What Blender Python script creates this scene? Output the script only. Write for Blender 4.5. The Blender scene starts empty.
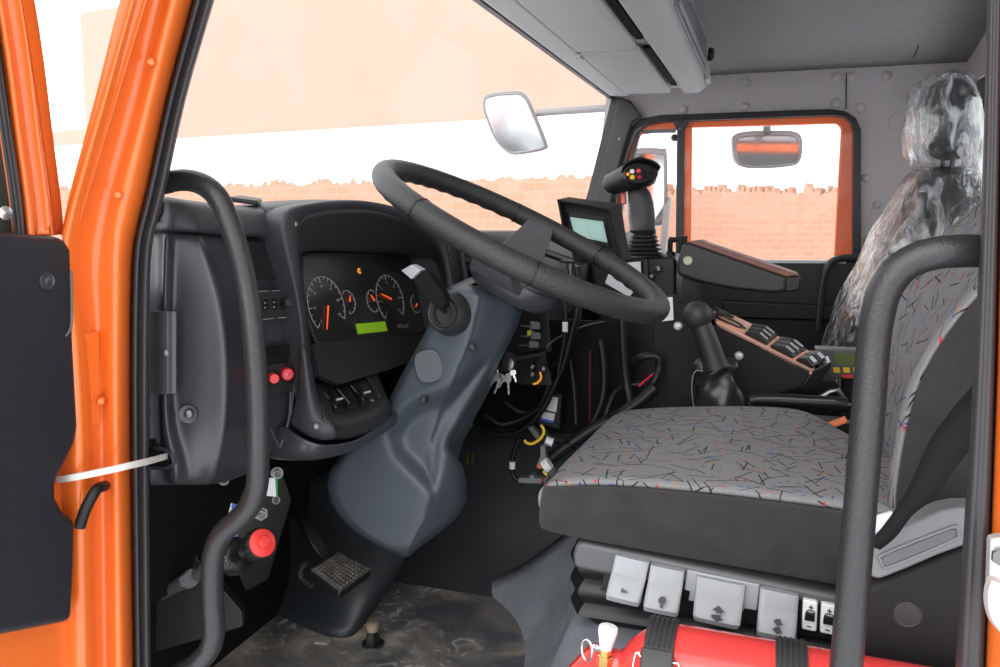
import bpy, bmesh, math, random
from mathutils import Vector, Matrix, Euler, noise
random.seed(7)
V = Vector
SC = bpy.context.scene
COL = SC.collection
# ------------------------------------------------------------------ camera
F = 820.0
CAMZ = 0.72
PITCH, YAW = math.radians(5.85), math.radians(18.2)
CY = 301.0
cam_d = bpy.data.cameras.new('camera')
cam = bpy.data.objects.new('camera', cam_d)
COL.objects.link(cam)
cam.location = (0, 0, CAMZ)
cam.rotation_euler = (math.pi/2 - PITCH, 0, YAW)
cam_d.sensor_width = 36.0
cam_d.lens = 36.0*F/1000
cam_d.shift_y = -(333.5-CY)/1000
cam_d.clip_start = 0.02
cam_d.clip_end = 400
SC.camera = cam
M3 = Euler((math.pi/2 - PITCH, 0, YAW)).to_matrix()
CP = V((0, 0, CAMZ))

def ray(px, py): return M3 @ V(((px-500)/F, -(py-CY)/F, -1))
def WY(px, py, y):
    d = ray(px, py); return CP + d*(y/d.y)
def WX(px, py, x):
    d = ray(px, py); return CP + d*(x/d.x)
def WZ(px, py, z):
    d = ray(px, py); return CP + d*((z-CAMZ)/d.z)
def WD(px, py, dep): return CP + ray(px, py)*dep
def WP(px, py, o, n):
    d = ray(px, py); return CP + d*((o-CP).dot(n)/d.dot(n))
def wys(pts, y=None):
    return [WY(p[0], p[1], p[2] if len(p) > 2 else y) for p in pts]

# ------------------------------------------------------------------ materials
def mat(name, col, rough=0.5, metal=0.0, bump=0.0, bscale=200.0, spec=0.5, coat=0.0, var=0.0, vscale=8.0, emit=None, alpha=None, sheen=0.0):
    m = bpy.data.materials.new(name); m.use_nodes = True
    nt = m.node_tree; b = nt.nodes['Principled BSDF']
    b.inputs['Base Color'].default_value = (*col, 1)
    b.inputs['Roughness'].default_value = rough
    b.inputs['Metallic'].default_value = metal
    b.inputs['Specular IOR Level'].default_value = spec
    b.inputs['Coat Weight'].default_value = coat
    if sheen: b.inputs['Sheen Weight'].default_value = sheen
    tc = nt.nodes.new('ShaderNodeTexCoord')
    if var > 0:
        n = nt.nodes.new('ShaderNodeTexNoise'); n.inputs['Scale'].default_value = vscale; n.inputs['Detail'].default_value = 5
        nt.links.new(tc.outputs['Object'], n.inputs['Vector'])
        r = nt.nodes.new('ShaderNodeMapRange')
        r.inputs['From Min'].default_value = .3; r.inputs['From Max'].default_value = .7
        r.inputs['To Min'].default_value = 1-var; r.inputs['To Max'].default_value = 1+var
        nt.links.new(n.outputs['Fac'], r.inputs['Value'])
        mx = nt.nodes.new('ShaderNodeMix'); mx.data_type = 'RGBA'; mx.blend_type = 'MULTIPLY'
        mx.inputs['Factor'].default_value = 1
        mx.inputs['A'].default_value = (*col, 1)
        nt.links.new(r.outputs['Result'], mx.inputs['B'])
        nt.links.new(mx.outputs['Result'], b.inputs['Base Color'])
    if bump > 0:
        n2 = nt.nodes.new('ShaderNodeTexNoise'); n2.inputs['Scale'].default_value = bscale; n2.inputs['Detail'].default_value = 3
        nt.links.new(tc.outputs['Object'], n2.inputs['Vector'])
        bp = nt.nodes.new('ShaderNodeBump'); bp.inputs['Strength'].default_value = bump; bp.inputs['Distance'].default_value = 0.002
        nt.links.new(n2.outputs['Fac'], bp.inputs['Height'])
        nt.links.new(bp.outputs['Normal'], b.inputs['Normal'])
    if emit:
        b.inputs['Emission Color'].default_value = (*emit[0], 1); b.inputs['Emission Strength'].default_value = emit[1]
    return m

def glass_mat(name, tint=(1, 1, 1), fac=0.05, rough=0.0, gcol=(1, 1, 1)):
    m = bpy.data.materials.new(name); m.use_nodes = True
    nt = m.node_tree; nt.nodes.clear()
    o = nt.nodes.new('ShaderNodeOutputMaterial'); mx = nt.nodes.new('ShaderNodeMixShader')
    t = nt.nodes.new('ShaderNodeBsdfTransparent'); g = nt.nodes.new('ShaderNodeBsdfGlossy')
    t.inputs['Color'].default_value = (*tint, 1); g.inputs['Roughness'].default_value = rough; g.inputs['Color'].default_value = (*gcol, 1)
    mx.inputs[0].default_value = fac
    nt.links.new(t.outputs[0], mx.inputs[1]); nt.links.new(g.outputs[0], mx.inputs[2]); nt.links.new(mx.outputs[0], o.inputs[0])
    return m

M = {}
M['orange'] = mat('orange paint', (.72, .14, .018), .28, coat=.5, spec=.5)
M['orange_far'] = mat('orange paint passenger door', (.95, .155, .028), .35, coat=.3)
M['rubber'] = mat('black seal rubber', (.032, .031, .034), .55, bump=.15, bscale=300)
M['plastic'] = mat('charcoal moulded plastic', (.036, .038, .045), .29, bump=.12, bscale=700, spec=.65)
M['plastic_d'] = mat('dark dash plastic', (.022, .022, .024), .45, bump=.25, bscale=700)
M['plastic_soft'] = mat('soft grained dash cover', (.040, .041, .046), .48, bump=.4, bscale=400)
M['column'] = mat('blue grey column plastic', (.052, .066, .078), .42, bump=.22, bscale=700)
M['black'] = mat('black plastic', (.009, .009, .010), .42, bump=.1, bscale=500, spec=.4)
M['blackgloss'] = mat('gloss black plastic', (.010, .010, .011), .22, spec=.35)
M['black_satin'] = mat('satin black cover', (.009, .009, .010), .62, bump=.2, bscale=500, spec=.3)
M['black_matte'] = mat('matt black', (.006, .006, .006), .8, spec=.2)
M['blacksteel'] = mat('black painted steel', (.009, .009, .010), .5, bump=.12, bscale=250, var=.2, vscale=20)
M['tube'] = mat('black foam sleeve', (.022, .022, .024), .38, bump=.3, bscale=350)
M['rim'] = mat('leathergrain wheel rim', (.025, .025, .026), .44, bump=.75, bscale=420)
M['grey'] = mat('light grey trim plastic', (.30, .30, .305), .5, bump=.1, bscale=400)
M['grey_mid'] = mat('mid grey trim plastic', (.16, .165, .175), .45, bump=.15, bscale=500)
M['grey_d'] = mat('dark grey trim plastic', (.085, .087, .092), .45, bump=.2, bscale=500)
M['button_grey'] = mat('pale grey lever plastic', (.30, .315, .335), .45)
M['vinyl'] = mat('mauve grey vinyl panel', (.40, .365, .38), .55, bump=.25, bscale=300)
M['headliner'] = mat('grey felt headliner', (.33, .325, .327), .95, bump=.35, bscale=420, var=.08, vscale=90, spec=.1)
M['header_grey'] = mat('grey overhead plastic', (.48, .47, .475), .55, bump=.12, bscale=400)
M['darkfab'] = mat('dark ribbed seat fabric', (.034, .032, .032), .9, bump=.9, bscale=900, var=.15, vscale=30, spec=.15, sheen=.1)
M['belt'] = mat('black webbing', (.010, .010, .011), .7, bump=.4, bscale=500, spec=.2)
M['red'] = mat('red enamel', (.78, .055, .05), .25, coat=.5)
M['redplastic'] = mat('red plastic', (.82, .05, .045), .35)
M['redpink'] = mat('crimson plastic', (.70, .015, .045), .3)
M['white'] = mat('white plastic', (.80, .80, .80), .45)
M['paper'] = mat('white paper', (.78, .79, .82), .8)
M['chrome'] = mat('bright steel', (.72, .72, .72), .22, metal=1)
M['steel'] = mat('dull steel', (.20, .20, .20), .42, metal=1, bump=.15, bscale=300)
M['brass'] = mat('brass', (.75, .52, .18), .3, metal=1)
M['alu'] = mat('cast aluminium', (.62, .61, .60), .45, metal=.6, bump=.4, bscale=120)
M['gtext'] = mat('pale dial print', (.42, .42, .42), .7)
M['needle'] = mat('orange red needle', (.95, .12, .02), .4, emit=((.95, .12, .02), .6))
M['lcd'] = mat('green backlit display', (.22, .42, .02), .4, emit=((.24, .46, .01), .22))
M['lcd2'] = mat('grey green display', (.32, .48, .45), .35, emit=((.3, .5, .48), .12))
M['lcd3'] = mat('dim olive display', (.10, .13, .04), .4)
M['amber'] = mat('amber lamp', (.9, .35, .02), .4, emit=((.9, .35, .02), .5))
M['yellow'] = mat('yellow plastic', (.85, .55, .03), .4)
M['yellowg'] = mat('lime yellow plastic', (.65, .62, .03), .45)
M['green'] = mat('green plastic', (.04, .50, .10), .4)
M['salmon'] = mat('orange reflective panel top', (.92, .42, .28), .25, coat=.6)
M['brown'] = mat('red brown padded vinyl', (.20, .075, .055), .45, bump=.4, bscale=300)
M['cable'] = mat('black cable sheath', (.008, .008, .009), .45, spec=.35)
M['strap'] = mat('translucent grey nylon strap', (.62, .60, .56), .5)
M['silver'] = mat('satin silver plastic', (.45, .46, .49), .3, metal=.3)
M['hose'] = mat('dark grey hose', (.06, .06, .062), .5, bump=.3, bscale=300)
M['snow'] = mat('trodden snow', (.86, .88, .91), .9, bump=.5, bscale=3, var=.05, vscale=.8)
M['glass'] = glass_mat('window glass', (.97, .98, .98), .006)
M['wind'] = glass_mat('windscreen glass', (.97, .97, .97), .006)
M['mirrorglass'] = mat('mirror glass', (.74, .75, .76), .12, metal=1)
M['mirrorshell'] = mat('mirror housing grey', (.26, .24, .24), .4)
M['darkglass'] = mat('dark smoked lens', (.012, .012, .013), .12, coat=.3)

# dirty floor mat
def floor_mat():
    m = mat('dirty rubber floor mat', (.05, .052, .055), .6, bump=.8, bscale=70)
    nt = m.node_tree; b = nt.nodes['Principled BSDF']; tc = [n for n in nt.nodes if n.type == 'TEX_COORD'][0]
    def nz(s, d, dist=0):
        n = nt.nodes.new('ShaderNodeTexNoise'); n.inputs['Scale'].default_value = s; n.inputs['Detail'].default_value = d
        n.inputs['Distortion'].default_value = dist; nt.links.new(tc.outputs['Object'], n.inputs['Vector']); return n
    n1, n2, n3 = nz(7, 8, 1.2), nz(26, 10, 2.0), nz(4, 5)
    r1 = nt.nodes.new('ShaderNodeValToRGB'); e = r1.color_ramp
    e.elements[0].position = .36; e.elements[0].color = (.085, .09, .10, 1)
    e.elements[1].position = .72; e.elements[1].color = (.50, .42, .34, 1)
    x = e.elements.new(.52); x.color = (.19, .175, .16, 1)
    nt.links.new(n1.outputs['Fac'], r1.inputs['Fac'])
    r2 = nt.nodes.new('ShaderNodeValToRGB'); e = r2.color_ramp
    e.elements[0].position = .54; e.elements[0].color = (0, 0, 0, 1)
    e.elements[1].position = .72; e.elements[1].color = (1, 1, 1, 1)
    nt.links.new(n2.outputs['Fac'], r2.inputs['Fac'])
    r3 = nt.nodes.new('ShaderNodeValToRGB'); e = r3.color_ramp
    e.elements[0].position = .42; e.elements[0].color = (0, 0, 0, 1)
    e.elements[1].position = .6; e.elements[1].color = (1, 1, 1, 1)
    nt.links.new(n3.outputs['Fac'], r3.inputs['Fac'])
    mu = nt.nodes.new('ShaderNodeMath'); mu.operation = 'MULTIPLY'
    nt.links.new(r2.outputs['Color'], mu.inputs[0]); nt.links.new(r3.outputs['Color'], mu.inputs[1])
    mx = nt.nodes.new('ShaderNodeMix'); mx.data_type = 'RGBA'
    nt.links.new(mu.outputs[0], mx.inputs['Factor']); nt.links.new(r1.outputs['Color'], mx.inputs['A'])
    mx.inputs['B'].default_value = (.80, .74, .66, 1)
    nt.links.new(mx.outputs['Result'], b.inputs['Base Color'])
    rr = nt.nodes.new('ShaderNodeMapRange'); rr.inputs['To Min'].default_value = .35; rr.inputs['To Max'].default_value = .8
    nt.links.new(n1.outputs['Fac'], rr.inputs['Value']); nt.links.new(rr.outputs['Result'], b.inputs['Roughness'])
    return m
M['floor'] = floor_mat()
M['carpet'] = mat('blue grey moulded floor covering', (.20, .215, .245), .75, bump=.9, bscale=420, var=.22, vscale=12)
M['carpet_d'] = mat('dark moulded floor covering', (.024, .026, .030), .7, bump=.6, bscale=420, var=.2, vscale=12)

# seat fabric with scattered strokes
def fabric_mat(name, axes, mixin):
    m = mat(name, (.3, .3, .3), .95, bump=.6, bscale=900, spec=.1)
    nt = m.node_tree; b = nt.nodes['Principled BSDF']; tc = [n for n in nt.nodes if n.type == 'TEX_COORD'][0]
    sp = nt.nodes.new('ShaderNodeSeparateXYZ'); nt.links.new(tc.outputs['Object'], sp.inputs[0])
    cb = nt.nodes.new('ShaderNodeCombineXYZ')
    for i_ in (0, 1):
        mm = nt.nodes.new('ShaderNodeMath'); mm.operation = 'MULTIPLY_ADD'; mm.inputs[1].default_value = mixin[i_]
        nt.links.new(sp.outputs[axes[2]], mm.inputs[0]); nt.links.new(sp.outputs[axes[i_]], mm.inputs[2]); nt.links.new(mm.outputs[0], cb.inputs[i_])
    def math_(op, a, b_=None, c=None):
        n = nt.nodes.new('ShaderNodeMath'); n.operation = op
        for i, v in enumerate((a, b_, c)):
            if v is None: continue
            if isinstance(v, (int, float)): n.inputs[i].default_value = v
            else: nt.links.new(v, n.inputs[i])
        return n.outputs[0]
    def layer(scale, off, halflen, halfw, keep):
        mp = nt.nodes.new('ShaderNodeMapping'); mp.inputs['Location'].default_value = (off, off*1.7, 0); mp.inputs['Scale'].default_value = (scale,)*3
        nt.links.new(cb.outputs[0], mp.inputs['Vector'])
        vo = nt.nodes.new('ShaderNodeTexVoronoi'); vo.voronoi_dimensions = '2D'; vo.inputs['Scale'].default_value = 1
        nt.links.new(mp.outputs[0], vo.inputs['Vector'])
        d = nt.nodes.new('ShaderNodeVectorMath'); d.operation = 'SUBTRACT'
        nt.links.new(mp.outputs[0], d.inputs[0]); nt.links.new(vo.outputs['Position'], d.inputs[1])
        s = nt.nodes.new('ShaderNodeSeparateXYZ'); nt.links.new(d.outputs[0], s.inputs[0])
        c = nt.nodes.new('ShaderNodeSeparateColor'); nt.links.new(vo.outputs['Color'], c.inputs[0])
        a = math_('MULTIPLY', c.outputs[0], 6.283)
        ca, sa = math_('COSINE', a), math_('SINE', a)
        u = math_('ADD', math_('MULTIPLY', s.outputs[0], ca), math_('MULTIPLY', s.outputs[1], sa))
        v = math_('SUBTRACT', math_('MULTIPLY', s.outputs[1], ca), math_('MULTIPLY', s.outputs[0], sa))
        mk = math_('MULTIPLY', math_('LESS_THAN', math_('ABSOLUTE', u), halflen), math_('LESS_THAN', math_('ABSOLUTE', v), halfw))
        mk = math_('MULTIPLY', mk, math_('LESS_THAN', c.outputs[1], keep))
        return mk, c.outputs[2]
    wn = nt.nodes.new('ShaderNodeTexNoise'); wn.inputs['Scale'].default_value = 1400; nt.links.new(tc.outputs['Object'], wn.inputs['Vector'])
    base = nt.nodes.new('ShaderNodeValToRGB'); e = base.color_ramp
    e.elements[0].position = .35; e.elements[0].color = (.16, .158, .163, 1); e.elements[1].position = .65; e.elements[1].color = (.27, .267, .272, 1)
    nt.links.new(wn.outputs['Fac'], base.inputs['Fac'])
    cur = base.outputs['Color']
    for (sc, off, hl, hw, keep) in ((30, .3, .55, .024, .8), (34, 5.1, .6, .022, .7), (26, 9.7, .45, .022, .55)):
        mk, _ = layer(sc, off, hl, hw, keep)
        mx = nt.nodes.new('ShaderNodeMix'); mx.data_type = 'RGBA'
        nt.links.new(mk, mx.inputs['Factor']); nt.links.new(cur, mx.inputs['A']); mx.inputs['B'].default_value = (.022, .021, .024, 1)
        cur = mx.outputs['Result']
    for (sc, off, hl, hw, keep) in ((36, 2.2, .13, .04, .6), (40, 7.9, .11, .045, .5)):
        mk, hue = layer(sc, off, hl, hw, keep)
        rp = nt.nodes.new('ShaderNodeValToRGB'); rp.color_ramp.interpolation = 'CONSTANT'; e = rp.color_ramp
        e.elements[0].position = 0; e.elements[0].color = (.06, .08, .32, 1); e.elements[1].position = .35; e.elements[1].color = (.45, .05, .07, 1)
        q = e.elements.new(.65); q.color = (.48, .22, .05, 1); q = e.elements.new(.88); q.color = (.05, .22, .12, 1)
        nt.links.new(hue, rp.inputs['Fac'])
        mx = nt.nodes.new('ShaderNodeMix'); mx.data_type = 'RGBA'
        nt.links.new(mk, mx.inputs['Factor']); nt.links.new(cur, mx.inputs['A']); nt.links.new(rp.outputs['Color'], mx.inputs['B'])
        cur = mx.outputs['Result']
    nt.links.new(cur, b.inputs['Base Color'])
    return m
M['fab_seat'] = fabric_mat('patterned grey seat fabric', (0, 1, 2), (0, 1))
M['fab_back'] = fabric_mat('patterned grey backrest fabric', (1, 2, 0), (-1, 0))

def film_mat():
    m = bpy.data.materials.new('crinkled clear film'); m.use_nodes = True
    nt = m.node_tree; nt.nodes.clear()
    o = nt.nodes.new('ShaderNodeOutputMaterial')
    tc = nt.nodes.new('ShaderNodeTexCoord')
    mp = nt.nodes.new('ShaderNodeMapping'); mp.inputs['Scale'].default_value = (1, .6, .35); mp.inputs['Rotation'].default_value = (0, .45, 0)
    nt.links.new(tc.outputs['Object'], mp.inputs['Vector'])
    n = nt.nodes.new('ShaderNodeTexNoise'); n.inputs['Scale'].default_value = 26; n.inputs['Detail'].default_value = 6; n.inputs['Distortion'].default_value = 1.6
    nt.links.new(mp.outputs[0], n.inputs['Vector'])
    r = nt.nodes.new('ShaderNodeValToRGB'); e = r.color_ramp
    e.elements[0].position = .48; e.elements[0].color = (.05, .05, .05, 1); e.elements[1].position = .68; e.elements[1].color = (.82, .82, .82, 1)
    nt.links.new(n.outputs['Fac'], r.inputs['Fac'])
    bp = nt.nodes.new('ShaderNodeBump'); bp.inputs['Strength'].default_value = .9; bp.inputs['Distance'].default_value = .01
    nt.links.new(n.outputs['Fac'], bp.inputs['Height'])
    t = nt.nodes.new('ShaderNodeBsdfTransparent'); d = nt.nodes.new('ShaderNodeBsdfDiffuse'); d.inputs['Color'].default_value = (.85, .86, .88, 1)
    tl = nt.nodes.new('ShaderNodeBsdfTranslucent'); tl.inputs['Color'].default_value = (.85, .86, .88, 1)
    g = nt.nodes.new('ShaderNodeBsdfGlossy'); g.inputs['Roughness'].default_value = .12
    nt.links.new(bp.outputs['Normal'], g.inputs['Normal']); nt.links.new(bp.outputs['Normal'], d.inputs['Normal'])
    a1 = nt.nodes.new('ShaderNodeMixShader'); a1.inputs[0].default_value = .5
    nt.links.new(d.outputs[0], a1.inputs[1]); nt.links.new(tl.outputs[0], a1.inputs[2])
    a2 = nt.nodes.new('ShaderNodeMixShader'); nt.links.new(r.outputs['Color'], a2.inputs[0])
    nt.links.new(t.outputs[0], a2.inputs[1]); nt.links.new(a1.outputs[0], a2.inputs[2])
    lw = nt.nodes.new('ShaderNodeLayerWeight'); lw.inputs['Blend'].default_value = .35; nt.links.new(bp.outputs['Normal'], lw.inputs['Normal'])
    mr = nt.nodes.new('ShaderNodeMapRange'); mr.inputs['To Min'].default_value = .05; mr.inputs['To Max'].default_value = .6
    nt.links.new(lw.outputs['Facing'], mr.inputs['Value'])
    a3 = nt.nodes.new('ShaderNodeMixShader'); nt.links.new(mr.outputs['Result'], a3.inputs[0])
    nt.links.new(a2.outputs[0], a3.inputs[1]); nt.links.new(g.outputs[0], a3.inputs[2])
    nt.links.new(a3.outputs[0], o.inputs[0])
    return m
M['film'] = film_mat()

def brick_mat(name, c1, c2, mortar, scale):
    m = mat(name, c1, .85)
    nt = m.node_tree; b = nt.nodes['Principled BSDF']; tc = [n for n in nt.nodes if n.type == 'TEX_COORD'][0]
    sp = nt.nodes.new('ShaderNodeSeparateXYZ'); nt.links.new(tc.outputs['Object'], sp.inputs[0])
    cb = nt.nodes.new('ShaderNodeCombineXYZ'); nt.links.new(sp.outputs[0], cb.inputs[0]); nt.links.new(sp.outputs[2], cb.inputs[1])
    br = nt.nodes.new('ShaderNodeTexBrick'); br.inputs['Scale'].default_value = scale
    br.inputs['Color1'].default_value = (*c1, 1); br.inputs['Color2'].default_value = (*c2, 1); br.inputs['Mortar'].default_value = (*mortar, 1)
    br.inputs['Mortar Size'].default_value = .03; br.inputs['Mortar Smooth'].default_value = .4
    nt.links.new(cb.outputs[0], br.inputs['Vector'])
    n = nt.nodes.new('ShaderNodeTexNoise'); n.inputs['Scale'].default_value = 2.2; n.inputs['Detail'].default_value = 6; nt.links.new(tc.outputs['Object'], n.inputs['Vector'])
    mx = nt.nodes.new('ShaderNodeMix'); mx.data_type = 'RGBA'
    r = nt.nodes.new('ShaderNodeMapRange'); r.inputs['From Min'].default_value = .45; r.inputs['From Max'].default_value = .75; r.inputs['To Max'].default_value = .6
    nt.links.new(n.outputs['Fac'], r.inputs['Value']); nt.links.new(r.outputs['Result'], mx.inputs['Factor'])
    nt.links.new(br.outputs['Color'], mx.inputs['A']); mx.inputs['B'].default_value = (*mortar, 1)
    nt.links.new(mx.outputs['Result'], b.inputs['Base Color'])
    return m
M['brick'] = brick_mat('pale orange brick', (.46, .225, .145), (.48, .255, .175), (.48, .275, .20), 1.5)
M['peach'] = mat('peach rendered facade', (.47, .305, .243), .9, var=.04, vscale=.5)
M['whitewall'] = mat('white painted band', (.93, .93, .93), .9)

# ------------------------------------------------------------------ mesh builder
def cr(pts, n=6, closed=False):
    """Catmull-Rom through points (Vectors)."""
    P = [V(p) for p in pts]; out = []; N = len(P)
    rng = range(N) if closed else range(N-1)
    for i in rng:
        if closed: p0, p1, p2, p3 = P[(i-1) % N], P[i], P[(i+1) % N], P[(i+2) % N]
        else: p0, p1, p2, p3 = P[max(i-1, 0)], P[i], P[i+1], P[min(i+2, N-1)]
        for k in range(n):
            t = k/n; t2, t3 = t*t, t*t*t
            out.append(.5*((2*p1) + (p2-p0)*t + (2*p0-5*p1+4*p2-p3)*t2 + (3*p1-p0-3*p2+p3)*t3))
    if not closed: out.append(P[-1])
    return out

class B:
    def __init__(self): self.bm = bmesh.new()
    def poly(self, pts):
        vs = [self.bm.verts.new(p) for p in pts]; return self.bm.faces.new(vs)
    def prism(self, pts, vec):
        vec = V(vec); a = [self.bm.verts.new(p) for p in pts]; b = [self.bm.verts.new(V(p)+vec) for p in pts]; n = len(a)
        self.bm.faces.new(a); self.bm.faces.new(b[::-1])
        for i in range(n): self.bm.faces.new((a[i], b[i], b[(i+1) % n], a[(i+1) % n]))
        return self
    def obox(self, c, u, v, n, su, sv, sn):
        c = V(c); u = V(u).normalized()*su/2; v = V(v).normalized()*sv/2; n = V(n).normalized()*sn/2
        self.prism([c-u-v-n, c+u-v-n, c+u+v-n, c-u+v-n], n*2); return self
    def box(self, c, s): return self.obox(c, (1, 0, 0), (0, 1, 0), (0, 0, 1), *s)
    def rings(self, secs, closed=True, cap=True):
        R = [[self.bm.verts.new(p) for p in s] for s in secs]; n = len(R[0])
        for i in range(len(R)-1):
            for j in range(n if closed else n-1):
                k = (j+1) % n
                self.bm.faces.new((R[i][j], R[i][k], R[i+1][k], R[i+1][j]))
        if cap and closed:
            self.bm.faces.new(R[0][::-1]); self.bm.faces.new(R[-1])
        return self
    def sheet(self, rows): return self.rings(rows, closed=False, cap=False)
    def tube(self, pts, r, seg=12, closed=False, flat=None, up=None, cap=True):
        P = [V(p) for p in pts]; N = len(P)
        rr = r if isinstance(r, (list, tuple)) else [r]*N
        T = []
        for i in range(N):
            if closed: t = P[(i+1) % N]-P[i-1]
            else: t = P[min(i+1, N-1)]-P[max(i-1, 0)]
            T.append(t.normalized())
        u0 = V(up) if up else (V((0, 0, 1)) if abs(T[0].z) < .9 else V((1, 0, 0)))
        u = (u0 - T[0]*u0.dot(T[0])).normalized(); secs = []
        for i in range(N):
            u = (u - T[i]*u.dot(T[i])).normalized(); w = T[i].cross(u)
            f = flat or 1.0
            secs.append([P[i] + (u*math.cos(a)*rr[i]*f + w*math.sin(a)*rr[i]) for a in [2*math.pi*k/seg for k in range(seg)]])
        if closed: secs.append(secs[0])
        self.rings(secs, True, cap and not closed)
        if closed: bmesh.ops.remove_doubles(self.bm, verts=self.bm.verts, dist=1e-6)
        return self
    def band(self, pts, w, t, side, n=None):
        """flat strip: width along side vectors, thickness t"""
        secs = []; P = [V(p) for p in pts]
        for i, p in enumerate(P):
            tg = (P[min(i+1, len(P)-1)]-P[max(i-1, 0)]).normalized()
            s = V(side if not isinstance(side, list) else side[i]); s = (s - tg*s.dot(tg)).normalized(); nn = tg.cross(s)
            ww = w[i] if isinstance(w, (list, tuple)) else w
            secs.append([p+s*ww/2+nn*t/2, p-s*ww/2+nn*t/2, p-s*ww/2-nn*t/2, p+s*ww/2-nn*t/2])
        return self.rings(secs)
    def lathe(self, prof, o, ax, seg=20, ref=None):
        o = V(o); ax = V(ax).normalized(); u = V(ref) if ref else (V((0, 0, 1)) if abs(ax.z) < .9 else V((1, 0, 0)))
        u = (u-ax*u.dot(ax)).normalized(); w = ax.cross(u)
        secs = [[o+ax*h+(u*math.cos(a)+w*math.sin(a))*max(r, 1e-5) for a in [2*math.pi*k/seg for k in range(seg)]] for r, h in prof]
        return self.rings(secs)
    def ball(self, c, r, sc=(1, 1, 1), seg=16):
        ret = bmesh.ops.create_uvsphere(self.bm, u_segments=seg, v_segments=max(6, seg//2), radius=r)
        for v in ret['verts']: v.co = V((v.co.x*sc[0], v.co.y*sc[1], v.co.z*sc[2])) + V(c)
        return self
    def loft(self, rows, seg=20, ex=3.0, dirv=None):
        """rows: (L, R, thick) world points; superellipse sections"""
        secs = []
        for L, R, th in rows:
            c = (L+R)/2; h = (R-L)/2; d = V((h.y, -h.x, 0)).normalized() if dirv is None else V(dirv).normalized()
            s = []
            for k in range(seg):
                a = 2*math.pi*k/seg; ca, sa = math.cos(a), math.sin(a)
                s.append(c + h*math.copysign(abs(ca)**(2/ex), ca) + d*(th/2)*math.copysign(abs(sa)**(2/ex), sa))
            secs.append(s)
        return self.rings(secs)

def obj(name, b, m, parent=None, bevel=0, seg=2, sub=0, sharp=38, solid=0, soff=-1, flat=False):
    bm = b.bm
    bmesh.ops.recalc_face_normals(bm, faces=bm.faces)
    if not flat:
        for f in bm.faces: f.smooth = True
        if not sub:
            lim = math.radians(sharp)
            for e in bm.edges:
                if len(e.link_faces) == 2 and e.calc_face_angle(0) > lim: e.smooth = False
    if solid and sum((f.normal.dot(CP-f.calc_center_median()))*f.calc_area() for f in bm.faces) < 0:
        bmesh.ops.reverse_faces(bm, faces=bm.faces)
    me = bpy.data.meshes.new(name); bm.to_mesh(me); bm.free()
    o = bpy.data.objects.new(name, me); COL.objects.link(o)
    me.materials.append(m)
    if bevel:
        s = o.modifiers.new('b', 'BEVEL'); s.width = bevel; s.segments = seg; s.limit_method = 'ANGLE'; s.angle_limit = math.radians(35); s.harden_normals = True
    if sub:
        s = o.modifiers.new('u', 'SUBSURF'); s.levels = sub; s.render_levels = sub
    if solid:
        s = o.modifiers.new('s', 'SOLIDIFY'); s.thickness = solid; s.offset = soff
    if parent:
        o.parent = parent; o.matrix_parent_inverse = wmat(parent).inverted()
    return o
def wmat(o):
    return (wmat(o.parent) @ o.matrix_parent_inverse if o.parent else Matrix()) @ o.matrix_basis
def thing(name, label, cat, loc, group=None):
    o = bpy.data.objects.new(name, None); COL.objects.link(o); o.location = loc; o.empty_display_size = .05
    o['label'] = label; o['category'] = cat
    if group: o['group'] = group
    return o
def tag(o, label, cat, group=None):
    o['label'] = label; o['category'] = cat
    if group: o['group'] = group
    return o
def struct(o, label=None):
    o['kind'] = 'structure'
    if label: o['label'] = label
    return o
def sroot(name, loc=(0, 0, 0)):
    o = bpy.data.objects.new(name, None); COL.objects.link(o); o.location = loc; o['kind'] = 'structure'; return o
def text_mesh(name, s, size, o, u, v, m, parent, lift=.0004, align='CENTER'):
    c = bpy.data.curves.new(name, 'FONT'); c.body = s; c.size = size; c.align_x = align; c.align_y = 'CENTER'
    t = bpy.data.objects.new(name, c); COL.objects.link(t)
    dg = bpy.context.evaluated_depsgraph_get(); dg.update()
    me = bpy.data.meshes.new_from_object(t.evaluated_get(dg)); bpy.data.objects.remove(t)
    u = V(u).normalized(); n = u.cross(V(v)).normalized(); v = n.cross(u)
    for vt in me.vertices: vt.co = V(o)+u*vt.co.x+v*vt.co.y+n*lift
    q = bpy.data.objects.new(name, me); COL.objects.link(q); me.materials.clear(); me.materials.append(m)
    if parent: q.parent = parent; q.matrix_parent_inverse = wmat(parent).inverted()
    return q
def screw(parent, p, n, r=.004, m='steel', name='screw', washer=True):
    b = B()
    b.lathe([(r*1.0, 0), (r*1.0, r*.3), (r*.7, r*.55), (r*.35, r*.6), (r*.33, r*.35), (0.0002, r*.35)], p, n, 14)
    return obj(name, b, M[m], parent)
# ================================================================== SETTING: outside
def ground():
    b = B(); b.box((0, 40, -1.0), (160, 160, .1)); struct(obj('ground', b, M['snow']))
ground()
YD, YP = .66, 2.9
def facade_at(px):
    t = (px-85)/555; return WD(px, 217, 1/(1/20.1 + t*(1/13.7-1/20.1)))
def ragged(p, q, z0, z1, amp, n, seed, back):
    rnd = random.Random(seed); top = []
    for i in range(n+1):
        t = i/n; c = p.lerp(q, t)
        h = z1 + amp*(noise.noise(V((t*n*.11, seed, 0)))*.6 + (rnd.random()**3)*1.0 - .2)
        top.append(V((c.x, c.y, h)))
    b = B(); rows = []
    for i, t_ in enumerate(top):
        rows.append([V((t_.x, t_.y, z0)), t_, t_+back, V((t_.x, t_.y, z0))+back])
    b.rings(rows, True, True); return b
fa, fb = facade_at(-60), facade_at(612)
nrm = V((-(fb-fa).y, (fb-fa).x, 0)).normalized()   # away from camera
bl = thing('industrial_building', 'long peach building with white band and brick plinth beyond the windscreen', 'building', (fa.x, fa.y, -.95))
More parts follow.
